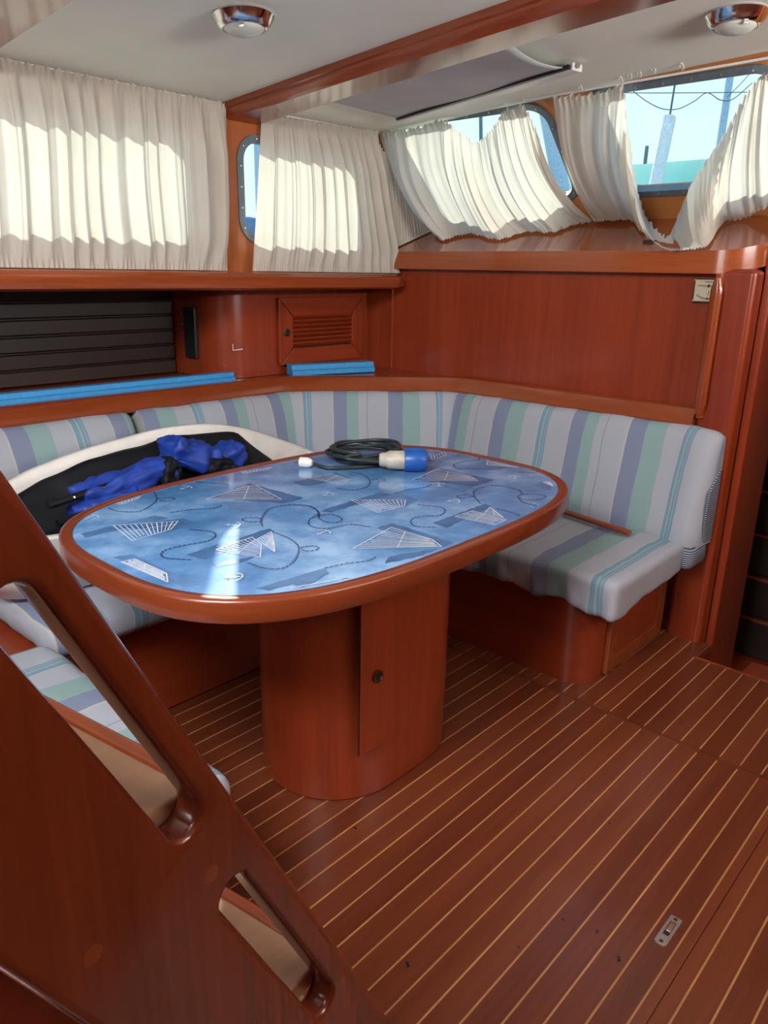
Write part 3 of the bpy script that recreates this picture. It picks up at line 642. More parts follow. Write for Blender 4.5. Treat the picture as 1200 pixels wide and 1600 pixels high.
# ------------------------------------------------------------------ table
TZ = .715; TC = (1.3555, 1.379); TA, TB, TN = .664, .431, 3.1
def sell(a, b, n=96, N_=TN):
    out = []
    for k in range(n):
        th = 2*PI*k/n; c, s = math.cos(th), math.sin(th)
        out.append(V((TC[0]+a*math.copysign(abs(c)**(2/N_), c), TC[1]+b*math.copysign(abs(s)**(2/N_), s))))
    return out
def even(loop, n):
    P3 = [V((p.x, p.y, 0)) for p in loop]; P3.append(P3[0]); return [V((q.x, q.y)) for q in (poly_at(P3, k/n) for k in range(n))]
def build_table():
    t = thing('saloon_table', 'oval saloon table with blue nautical top and mahogany pedestal', 'table', (1.35, 1.35, 0))
    base = even(sell(TA, TB, 400), 120)
    def ofs(d):
        return [base[i]+V(((base[(i+1) % 120]-base[i-1]).y, -(base[(i+1) % 120]-base[i-1]).x)).normalized()*d for i in range(120)]
    prof = [(.001, TZ-.004), (.001, TZ+.0015), (.004, TZ+.004), (.022, TZ+.004), (.0275, TZ+.002), (.030, TZ-.003), (.030, TZ-.038), (.028, TZ-.044), (.020, TZ-.046), (-.06, TZ-.046), (-.06, TZ-.006)]
    cols = [ofs(d) for d, z in prof]; mb = MB(); mb.uv = []; rings = []; acc = 0
    for i in range(121):
        if i: acc += (base[i % 120]-base[i-1]).length
        rings.append([V((cols[j][i % 120].x, cols[j][i % 120].y, prof[j][1])) for j in range(len(prof))]); mb.uv += [(acc, d*1.0+z) for d, z in prof]
    mb.loops(rings, True).build('rim', M['rim_uv'], t, smooth=True, angle=50)
    top = MB().loops([[V((p.x, p.y, z)) for p in base] for z in (TZ-.018, TZ)], True, True, True).build('tabletop', M['laminate'], t)
    # printed decoration, flat on the laminate
    def tp(x, y): return onz(x, y, TZ)
    Z3 = lambda a, b: tp(100+a/3, 700+b/3)
    Z4 = lambda a, b: tp(450+a/2.6667, 660+b/2.6667)
    def inside(p, m=.97): return abs((p.x-TC[0])/(TA*m))**TN+abs((p.y-TC[1])/(TB*m))**TN < 1
    def flat(polys, name, mat, h, label=None):
        mb = MB()
        for kk, q in enumerate(polys):
            q = [V((p.x, p.y, TZ+h+(kk % 9)*.00004)) for p in q]
            if not all(inside(p, .985) for p in q): continue
            mb.add(q, [tuple(range(len(q)))])
        if mb.v:
            o = mb.build(name, mat, top)
            if o.data.polygons and o.data.polygons[0].normal.z < 0: o.data.flip_normals()
            return o
    def stroke(a, b, w_):
        d = (b-a); d.z = 0
        if d.length < 1e-6: return None
        n = V((-d.y, d.x, 0)).normalized()*w_/2; return [a-n, b-n, b+n, a+n]
    def clipin(p):
        q = V(p)
        for _ in range(60):
            if inside(q, .98): return q
            q = V((lerp(q.x, TC[0], .02), lerp(q.y, TC[1], .02), q.z))
        return q
    SW = [(Z3, [(50,405),(430,315),(490,330),(70,425)]), (Z3, [(240,370),(560,330),(625,355),(480,395)]), (Z3, [(690,235),(870,165),(1120,235),(1030,260)]), (Z3, [(740,250),(960,260),(890,305),(780,285)]),
          (Z3, [(575,500),(960,378),(985,395),(660,525)]), (Z3, [(690,545),(900,505),(860,530),(720,560)]), (Z3, [(200,520),(320,500),(640,640),(560,650),(480,600)]), (Z3, [(900,660),(1200,570),(1200,600),(960,670)]),
          (Z4, [(130,370),(390,290),(440,300),(180,375)]), (Z4, [(300,325),(500,308),(540,322),(490,352)]), (Z4, [(600,420),(820,340),(850,350),(660,440)]), (Z4, [(520,240),(640,195),(860,240),(780,265)]), (Z4, [(640,260),(780,265),(720,290)]),
          (Z4, [(370,440),(430,420),(690,500),(640,520)]), (Z4, [(420,560),(640,530),(560,570),(400,590)]), (Z4, [(960,290),(1060,245),(1140,250),(1130,280)]), (Z4, [(0,670),(150,610),(170,630),(60,690)]), (Z4, [(20,250),(200,210),(260,235),(60,265)]),
          (Z4, [(760,190),(880,145),(970,180),(840,200)]), (Z4, [(0,300),(60,315),(0,335)]), (Z4, [(550,165),(620,125),(660,130),(590,165)])]
    for i, (Z, q) in enumerate(SW):
        pts = [clipin(Z(*p)) for p in q]
        # ragged outline
        rag = []
        for a, b in zip(pts, pts[1:]+pts[:1]):
            d = b-a; n = V((-d.y, d.x, 0)).normalized(); m_ = max(2, int(d.length/.012))
            for k in range(m_): rag.append(clipin(a+d*k/m_+n*random.uniform(-.0025, .0025)))
        flat([rag], 'printed_wash', M['p_dark'] if i % 3 else M['p_pale'], .0002+.00005*i)
    SH = [(Z3, [(230,365),(535,345),(500,385),(320,437)], 12), (Z3, [(665,243),(850,182),(900,178),(1020,243)], 12), (Z3, [(712,480),(880,420),(925,455),(920,515)], 9), (Z3, [(240,545),(330,522),(480,590),(487,632)], 7),
          (Z3, [(905,430),(972,395),(985,450),(988,490)], 6), (Z3, [(830,115),(975,92),(960,102),(850,122)], 8), (Z3, [(225,265),(340,228),(340,245),(265,268)], 6),
          (Z4, [(262,325),(490,325),(485,350),(375,378)], 12), (Z4, [(270,528),(430,440),(600,490),(640,520)], 13), (Z4, [(695,395),(770,370),(910,408),(860,430)], 9), (Z4, [(515,243),(620,197),(760,225),(790,245)], 11),
          (Z4, [(90,235),(180,215),(260,240),(220,260)], 8), (Z4, [(1060,250),(1120,247),(1138,262),(1120,268)], 5), (Z4, [(830,180),(870,150),(960,175),(960,190)], 7), (Z4, [(595,140),(650,125),(660,138),(600,157)], 5), (Z4, [(10,693),(200,678),(262,657),(150,688)], 9), (Z4, [(820,378),(842,355),(880,385),(900,400)], 4)]
    for Z, q, nh in SH:
        A, B, C, D = [clipin(Z(*p)) for p in q]; ps = []
        for a, b in ((A, B), (B, C), (C, D), (D, A)): ps.append(stroke(a, b, .0026))
        for k in range(1, nh):
            f = k/nh; a = A.lerp(B, f); b = D.lerp(C, f)
            a += (b-a)*random.uniform(0, .08); b = b+(a-b)*random.uniform(0, .12); ps.append(stroke(a, b, random.uniform(.0017, .0030)))
        ps.append(stroke(A.lerp(D, .5), B.lerp(C, .35), .0018))
        flat([p for p in ps if p], 'printed_ship', M['p_white'], .0016)
    RO = [(Z3, [(590,385),(690,395),(710,415),(670,440),(560,460),(480,480),(455,500),(480,520),(600,528)]), (Z3, [(930,370),(925,340),(960,290),(1050,270),(1150,275),(1195,305),(1190,330)]), (Z3, [(930,345),(870,350),(835,340),(850,330),(910,330),(930,343)]),
          (Z3, [(210,285),(260,300),(350,300),(410,270),(435,240),(420,205)]), (Z3, [(440,240),(500,235),(520,242),(490,252),(445,248)]), (Z3, [(500,305),(600,292),(700,285),(740,270)]), (Z3, [(990,400),(1060,430),(1100,470),(1080,530),(1020,568),(930,565),(860,540)]),
          (Z3, [(620,160),(680,165),(775,175)]), (Z4, [(540,345),(630,355),(655,370),(630,390),(550,395),(512,410),(530,435),(620,440)]), (Z4, [(700,140),(780,145),(795,158),(730,165),(690,180),(710,195),(760,195)]),
          (Z4, [(800,340),(775,305),(780,285),(830,268),(900,268),(960,285),(975,300)]), (Z4, [(775,312),(720,318),(705,310),(740,303),(775,310)]), (Z4, [(975,300),(1050,303),(1075,312),(1040,325),(980,322),(957,312),(975,300)]), (Z4, [(960,318),(990,340),(1060,350)]),
          (Z4, [(870,360),(920,375),(970,390)]), (Z4, [(440,300),(500,283),(560,275),(600,262)]), (Z4, [(260,208),(310,220),(340,243),(330,270),(270,285),(200,275)]), (Z4, [(345,240),(390,237),(405,243),(370,250)]),
          (Z4, [(0,345),(80,350),(120,370),(130,400)]), (Z4, [(125,390),(180,385),(225,405),(200,420),(150,415),(125,400)]), (Z4, [(125,385),(88,410),(95,435),(160,445),(260,428),(350,440)]), (Z4, [(50,525),(100,517),(130,527),(90,540),(52,532)]),
          (Z4, [(150,610),(250,590),(330,580),(370,562)]), (Z4, [(960,208),(1010,213),(1060,212)])]
    for Z, q in RO:
        pp = smooth_path([Z(*p) for p in q], 10); L = sum((b-a).length for a, b in zip(pp, pp[1:])); n = max(3, int(L/.0115)); ps = []
        for k in range(n):
            a = poly_at(pp, k/n); b = poly_at(pp, min(1, (k+.78)/n)); d = (b-a); nn = V((-d.y, d.x, 0)).normalized()*.0019
            ps.append([a-nn*1.5, b-nn*.3, b+nn*1.5, a+nn*.3])
        ro = flat(ps, 'printed_rope', M['p_rope'], .0021)
        if ro: ro['kind'] = 'stuff'
    AN = [(Z3, (570,190)), (Z3, (795,365)), (Z3, (125,328)), (Z3, (800,608)), (Z4, (160,302)), (Z4, (690,330)), (Z4, (945,232)), (Z4, (1030,352)), (Z4, (145,462)), (Z4, (628,262))]
    for i, (Z, (cx, cy)) in enumerate(AN):
        c = Z(cx, cy); a = [.2, -.9, .5, -.7, .4, -.6, .6, -.4, .1, .8][i]; u = V((math.cos(a), math.sin(a), 0)); v_ = V((-u.y, u.x, 0)); r_ = .017
        ps = [stroke(c-u*r_*1.2, c+u*r_, .0026), stroke(c-u*r_*.7-v_*r_*.45, c-u*r_*.7+v_*r_*.45, .0024)]
        arc = [c+u*(r_*(-.1)+r_*1.05*math.cos(th))+v_*r_*1.15*math.sin(th) for th in [-1.25+2.5*k/8 for k in range(9)]]
        ps += [stroke(x, y, .0028) for x, y in zip(arc, arc[1:])]
        flat([p for p in ps if p], 'printed_anchor', M['p_white'], .0026)
    # pedestal with curved door
    def stad(d, n=20):
        x0, x1, y0, y1 = 1.066, 1.625, 1.11, 1.518; r = (y1-y0)/2; cy = (y0+y1)/2; out = []
        for k in range(n+1): a = -PI/2+PI*k/n; out.append(V((x1-r+(r+d)*math.cos(a), cy+(r+d)*math.sin(a))))
        for k in range(n+1): a = PI/2+PI*k/n; out.append(V((x0+r+(r+d)*math.cos(a), cy+(r+d)*math.sin(a))))
        return out
    MB().loops([[V((p.x, p.y, z)) for p in stad(d)] for d, z in ((-.004, 0), (0, .004), (0, TZ-.046))], True, True, True).build('pedestal', M['wood_z'], t, smooth=True, angle=40)
    outer = stad(0)
    # door: arc-length range on front face and round the right end
    fr = [V((1.151, 1.1085))]+[V((1.151+k*.02, 1.1085)) for k in range(1, 14)]
    r = .204; cx = 1.421
    fr = [p for p in fr if p.x < cx]+[V((cx+(r+.0015)*math.cos(-PI/2+a), 1.314+(r+.0015)*math.sin(-PI/2+a))) for a in [k*PI*.62/14 for k in range(15)]]
    def offp(d):
        o_ = []
        for i, p in enumerate(fr):
            a = fr[max(0, i-1)]; b = fr[min(len(fr)-1, i+1)]; tt = (b-a).normalized(); o_.append(p+V((tt.y, -tt.x))*d)
        return o_
    inn, out_ = offp(-.003), offp(.0012)
    ring2 = lambda z: [V((p.x, p.y, z)) for p in inn]+[V((p.x, p.y, z)) for p in reversed(out_)]
    dr = MB().loops([ring2(.152), ring2(TZ-.05)], True, True, True).build('door', M['wood_z'], t, smooth=True, angle=30)
    MB().lathe((1.209, 1.105, .354), (0, -1, 0), [(.0165, -.001), (.0165, .004), (.013, .005), (.0115, .001)], 24, cap=False).build('latch_ring', M['brass'], dr, smooth=True)
    MB().lathe((1.209, 1.1045, .354), (0, -1, 0), [(.012, 0), (.012, .001)], 20).build('latch_button', M['black'], dr)
    MB().box(1.1485, 1.1500, 1.1088, 1.1112, .152, TZ-.05).build('door_gap', M['niche'], t)
build_table()

def build_cable():
    t = thing('shore_power_cable', 'coiled dark power cable with blue shore plug on the table', 'cable', (1.80, 1.66, TZ))
    c = onz(572, 708, TZ+.02); pts = []
    rnd = random.Random(5); turns = 6
    W = onz(492, 724, TZ+.008); G = onz(592, 722, TZ+.028); Cc = onz(668, 722, TZ+.030)
    pts.append(onz(488, 724, TZ+.012)); pts.append(onz(512, 731, TZ+.007)); pts.append(onz(545, 731, TZ+.006)); pts.append(onz(590, 728, TZ+.006))
    N = turns*20
    a0 = -2.2
    for k in range(N):
        a = a0+2*PI*k/20; tt = k/20; r = .112+.012*math.sin(tt*2.4)+.008*math.sin(tt*5.1+1)
        off = V((.012*math.sin(tt*1.9), .012*math.cos(tt*2.7), 0))
        pts.append(c+off+V((r*math.cos(a), r*.95*math.sin(a), -.013+.0065*tt+.006*math.sin(a*1.5+tt))))
    pts.append(G+(G-Cc)*.7+V((0, 0, .012))); pts.append(G+(Cc-G)*.05)
    for p in pts: p.z = max(p.z, TZ+.0068)
    MB().tube(smooth_path(pts, 4), .0058, 8).build('cord', M['cable'], t, smooth=True, angle=80)
    ax = (Cc-G); ax.z = 0; L = ax.length; ax.normalize(); G2 = V((G.x, G.y, TZ+.0355))
    pl = MB().lathe(G2, ax, [(.010, 0), (.019, .002), (.022, .012), (.022, .02), (.028, .03), (.029, L*.55)], 24).build('plug_body', M['pluggrey'], t, smooth=True, angle=50)
    cp = MB().lathe(G2+ax*L*.52, ax, [(.033, 0), (.035, .004), (.035, L*.28), (.033, L*.40), (.029, L*.46), (.027, L*.47)], 28).build('plug_cap', M['plugblue'], t, smooth=True, angle=40)
    up = V((0, 0, 1)); sd2 = ax.cross(up)
    MB().obox(G2+ax*L*.74+up*.034, ax*L*.20, sd2*.010, up*.004).build('cap_lug', M['plugblue'], cp, bevel=.002)
    W0 = onz(468, 722, TZ+.016); d = (onz(492, 724, TZ+.016)-W0).normalized(); W0.z = TZ+.0165; d.z = 0; d.normalize()
    wp = MB().lathe(W0, d, [(.011, 0), (.016, .003), (.016, .026), (.013, .036), (.008, .042)], 20).build('white_plug', M['white'], t, smooth=True, angle=40)
    for s in (-1, 1): MB().tube([W0+V((-d.y, d.x, 0))*s*.006, W0+V((-d.y, d.x, 0))*s*.006-d*.014], .002, 8).build('pin', M['brass'], wp)
build_cable()

# ------------------------------------------------------------------ white tub with folded bag on the port settee
def build_tub():
    t = thing('white_tub', 'long white moulded tub propped on the port settee behind the table', 'tub', (1.4, 2.08, .42))
    far = [(20, 745), (70, 722), (130, 700), (190, 683), (250, 668), (320, 661), (380, 668), (440, 686), (490, 705)]
    F = [ony(x, y, 2.235) for x, y in far]
    F = [V((F[0].x-.20, 2.16, F[0].z-.06))]+F+[V((F[-1].x+.06, 2.16, F[-1].z-.05))]
    left = [V((F[0].x-.05, 2.02, .645)), V((F[0].x+.02, 1.91, .635))]
    near = [V((.80, 1.868, .625)), V((1.1, 1.862, .60)), V((1.5, 1.862, .57)), V((1.85, 1.868, .55))]
    right = [V((F[-1].x+.05, 1.92, .55)), V((F[-1].x+.09, 2.03, .555))]
    loop = smooth_path(F+right[::-1]+near[::-1]+left[::-1], 8, True)
    n = len(loop); cen = V((1.38, 2.06, 0))
    def ringr(inset, zf, zmin=None):
        out = []
        for p in loop:
            d = V((cen.x-p.x, (cen.y-p.y)*1.0, 0))
            dn = V((p.x-cen.x, (p.y-cen.y)*4, 0)).normalized()
            q = p-V((dn.x, dn.y, 0))*inset; q.z = lerp(p.z, .433, zf); out.append(q)
        return out
    rings = [ringr(.10, 1), ringr(.045, .7), ringr(.015, .35), ringr(.0, .06), ringr(-.002, .02), ringr(.006, 0), ringr(.026, 0), ringr(.033, .03), ringr(.036, .08), ringr(.05, .36), ringr(.075, .68), ringr(.12, .94)]
    MB().loops(rings, True, True, True).build('hull', M['shell'], t, smooth=True, angle=60)
    # bag inside
    b = thing('folded_bag', 'folded black and blue nylon bag stuffed in the white tub', 'bag', (1.35, 2.05, .48))
    def br(inset, drop, k):
        out = []
        for p in ringr(inset, 0):
            q = V(p); side = clamp((q.y-1.87)/.34, 0, 1); rightend = clamp((q.x-1.62)/.22, 0, 1)
            q.z = max(.47, q.z-drop-(1-side)*.02-rightend*.09)+.010*nz3((q.x*9, q.y*9, k), 1); out.append(q)
        return out
    mb = MB().loops([br(.10, .16, 0), br(.045, .035, 1), br(.055, .022, 2), br(.075, .030, 3), br(.10, .055, 4), br(.13, .085, 5), br(.17, .10, 6)], True, True, True)
    mb.build('bag_body', M['bagblack'], b, smooth=True, angle=180)
    def lump(px, py, Y, rx, ry, rz, mat, name, rot=0, seed=0):
        c = ony(px, py, Y); m = rbox(-rx, rx, -ry, ry, -rz, rz, min(ry, rz)*.45, (20, 14, 10), .018, 22, .012, seed)
        R_ = Matrix.Rotation(rot, 3, 'Y')
        for i, v in enumerate(m.v): m.v[i] = R_ @ v + c
        return m.build(name, mat, b, smooth=True, angle=180)
    lump(297, 712, 2.06, .088, .05, .036, M['bagblue'], 'blue_flap', .35, 1)
    lump(352, 716, 2.09, .062, .045, .036, M['bagblue'], 'blue_flap', -.35, 2)
    lump(200, 752, 2.0, .15, .045, .026, M['bagblue'], 'blue_panel', -.16, 3)
    lump(165, 785, 1.98, .10, .04, .022, M['bagblue'], 'blue_panel', -.16, 4)
    lump(335, 730, 2.04, .07, .04, .026, M['bagblack'], 'black_flap', .2, 5)
    lump(262, 736, 1.985, .030, .04, .035, M['bagblack'], 'strap_loop', .3, 6)
    # two black poles with rivets
    for k, (a, bb) in enumerate((((75, 790), (270, 728)), ((90, 818), (262, 760)))):
        A = ony(a[0], a[1], 1.965-.03*k); B = ony(bb[0], bb[1], 1.99-.03*k)
        p = MB().tube([A, B], .012, 8).build('pole', M['bagblack'], b, smooth=True)
        for f in (.18, .4): MB().lathe(A.lerp(B, f)+V((-.002, -.0115, .004)), (0, -1, .3), [(.004, 0), (.003, .002)], 8).build('rivet', M['steel'], p)
build_tub()

# ------------------------------------------------------------------ ladder
TH = math.radians(9); LT = V((math.cos(TH), math.sin(TH), 0)); LN = V((-math.sin(TH), math.cos(TH), 0))
def lad(x, z, D): return LT*x+LN*D+V((0, 0, z))
E0 = V((.234, 1.191)); ED = V((.693-.234, .269-1.191)).normalized(); EP = V((ED.y, -ED.x))
def es(along, perp): q = E0+ED*along+EP*perp; return (q.x, q.y)
def slot(a0, a1, p0, p1, n=10):
    r = (p1-p0)/2; c = (p0+p1)/2; out = []
    for k in range(n+1): th = PI*k/n; out.append(es(a0+r-r*math.sin(th), c-r*math.cos(th)))
    for k in range(n+1): th = PI*k/n; out.append(es(a1-r+r*math.sin(th), c+r*math.cos(th)))
    return out
def build_ladder():
    t = thing('companionway_ladder', 'varnished wooden companionway ladder with slotted sides in the foreground', 'ladder', (.4, .6, 0))
    b0 = E0.y/(-ED.y); top = -.62
    fr = es(b0, 0); bk = es(b0, .196)
    zf = lambda p: (p[0]+(p[1])*(ED.x/-ED.y), 0.0)
    outer = [es(top, 0), zf(es(b0, 0)), (zf(es(b0, .196))[0], 0.0), es(top, .196)]
    SLOTS = [(.068, .366, .0275, .0625), (.462, .794, .0345, .0695), (-.35, -.07, .0275, .0625)]
    for D in (.42, .76):
        T_, r_ = .036, .0095; levels = []
        for k in range(6): a = PI/2*k/5; levels.append((r_*(1-math.sin(a)), r_*(1-math.cos(a))))
        levels = levels+[(e_, T_-h_) for e_, h_ in reversed(levels)]     # (inset from the clear edge, depth)
        def outl(e_): x_ = lambda p: zf(p)[0]; return [es(top, e_), (x_(es(b0, e_)), 0.0), (x_(es(b0, .196-e_)), 0.0), es(top, .196-e_)]
        def slots(e_): return [slot(a0-e_, a1+e_, p0-e_, p1+e_) for a0, a1, p0, p1 in SLOTS]
        mb = MB()
        for h_ in (0, T_):
            e_ = r_*.85; cuts = sorted(SLOTS); end = b0
            def q(pts): return [lad(p[0], p[1], D+h_) for p in pts]
            prev = top
            xb = lambda pe: (zf(es(b0, pe))[0], 0.0)
            for a0, a1, p0, p1 in cuts:
                sl2 = slot(a0-e_, a1+e_, p0-e_, p1+e_); m2 = len(sl2)//2
                ca = (p0+p1)/2
                k0 = m2//2
                up_half = sl2[:m2]; dn_half = sl2[m2:]            # up end runs p0->p1 side, lower end runs p1->p0 side
                tipU, tipD = m2//2, m2//2
                hi = a0-e_; lo = a1+e_
                mb.add(q([es(prev, r_), es(hi, r_), es(hi, ca), es(hi, .196-r_), es(prev, .196-r_)]), [(0, 1, 2, 3, 4)])
                A_ = [es(hi, r_), es(lo, r_), es(lo, ca)]+dn_half[tipD+1:]+up_half[:tipU]+[es(hi, ca)]
                B_ = [es(hi, ca)]+up_half[tipU+1:]+dn_half[:tipD]+[es(lo, ca), es(lo, .196-r_), es(hi, .196-r_)]
                for P_ in (A_, B_): mb.add(q(P_), [tuple(range(len(P_)))])
                prev = lo
            mb.add(q([es(prev, r_), xb(r_), xb(.196-r_), es(prev, .196-r_), es(prev, (cuts[-1][2]+cuts[-1][3])/2)]), [(0, 1, 2, 3, 4)])
        prof_ = [(r_-r_*math.sin(PI/2*k/5), r_-r_*math.cos(PI/2*k/5)) for k in range(6)]
        prof_ = [(i_, h_) for i_, h_ in prof_]+[(i_, T_-h_) for i_, h_ in reversed(prof_)]
        mb.loops([[lad(p[0], p[1], D+h_) for p in outl(i_)] for i_, h_ in prof_], True)
        for q in range(len(SLOTS)): mb.loops([[lad(p[0], p[1], D+h_) for p in slots(i_*.85)[q]] for i_, h_ in prof_], True)
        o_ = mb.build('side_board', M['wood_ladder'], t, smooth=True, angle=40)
        bm_ = bmesh.new(); bm_.from_mesh(o_.data); bmesh.ops.remove_doubles(bm_, verts=bm_.verts, dist=1e-5); bmesh.ops.recalc_face_normals(bm_, faces=bm_.faces); bm_.to_mesh(o_.data); bm_.free(); o_.data.set_sharp_from_angle(angle=math.radians(28))
    for z in (.856, .488, 1.25, .12):
        a = (E0.y-z)/(-ED.y); x1 = es(a, 0)[0]-.002; x0 = x1-(.245 if z == .856 else .205)
        c = lad((x0+x1)/2, z-.014, .607); tr = MB().obox(c, LT*(x1-x0)/2, LN*.154, V((0, 0, .014))).build('tread', M['tread'], t, bevel=.004)
        c = lad(x1-.008, z-.006, .607); MB().obox(c, LT*.009, LN*.153, V((0, 0, .010))).build('tread_nosing', M['edge_y'], tr, bevel=.005)
    for al, pe in ((.425, .057), (.355, .157), (.80, .11)):
        x, z = es(al, pe); MB().lathe(lad(x, z, .42), -LN, [(.0085, -.002), (.0085, .0003)], 16).build('wood_plug', M['edge_z'], t)
    # engine box behind the treads
    MB().obox(lad(.06, .225, .607), LT*.10, LN*.15, V((0, 0, .225))).build('engine_box', M['wood_z'], t, bevel=.01)
m_ = wood('varnished_mahogany_ladder', (.115, .0175, .0065), (.190, .034, .0115), 'z', rough=.24, coat=.4)  # ladder's shade put into the colour, darker than the other mahogany
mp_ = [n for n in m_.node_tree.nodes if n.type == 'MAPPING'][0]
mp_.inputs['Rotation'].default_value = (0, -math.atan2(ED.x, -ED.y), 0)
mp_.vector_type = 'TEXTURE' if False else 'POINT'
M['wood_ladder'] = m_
build_ladder()

# ------------------------------------------------------------------ curtains
def foldfn(n, seed, lo=.6, hi=1.5):
    r = random.Random(seed); ws = [r.uniform(lo, hi) for _ in range(n)]; tot = sum(ws); b = [0]
    for q in ws: b.append(b[-1]+q/tot)
    am = [r.uniform(.45, 1.0) for _ in range(n)]
    def f(u):
        u = clamp(u, 0, .99999)
        for i in range(n):
            if u < b[i+1]:
                k = (u-b[i])/(b[i+1]-b[i]); return am[i]*(.5-.5*math.cos(2*PI*k))
        return 0
    return f
def curtain(name, label, topf, botf, nrm, folds, amp, seed, nu=260, nv=36, bow=None, gather_bot=True, ruffle=70, ampf=None, group='cream curtains'):
    f1 = foldfn(folds, seed); f2 = foldfn(int(folds*2.3), seed+1); mb = MB(); rings = []; mb.uv = []
    nrm = V(nrm)
    for i in range(nu+1):
        u = i/nu; row = []; T, B = topf(u), botf(u)
        for j in range(nv+1):
            v = j/nv; p = T.lerp(B, v)
            if bow: p = p+bow(u, v)
            env = min(1, .22+v*2.6)*(min(1, .30+(1-v)*4) if gather_bot else 1)
            uu = u+.010*math.sin(v*4+u*9)*v
            d = amp*env*(ampf(u) if ampf else 1)*(f1(uu)+.35*f2(uu)*(1-.4*v))
            hd = max(0, 1-v/.07); d += .006*hd*math.sin(u*ruffle*2*PI)
            if gather_bot: d += .005*max(0, 1-(1-v)/.06)*math.sin(u*ruffle*2.3*PI)
            p = p+nrm*d
            p.z += .004*hd*math.sin(u*ruffle*PI*1.3)*(1 if v < .02 else 0)
            row.append(p); mb.uv.append((u, v))
        rings.append(row)
    mb.loops(rings, False)
    o = mb.build(name, M['curtain'], smooth=True, angle=180)
    return tag(o, label, 'curtain', group)
def pw(pts):   # piecewise linear by index share
    pts = [V(p) for p in pts]; sp = smooth_path(pts, 8)
    def f(u): k = u*(len(sp)-1); i = min(int(k), len(sp)-2); return sp[i].lerp(sp[i+1], k-i)
    return f
def cur(px, py, off=.05, lift=.012):   # first of: plane just inside the front windows, surface of the sill
    a = onp(px, py, PF-NF*off, NF); b = onp(px, py, V((2.66, 0, 1.381))+NS*lift, NS)
    da, db = (a-CAM).length, (b-CAM).length
    return a if (da < db or ray(px, py).dot(NS) > 0) else b
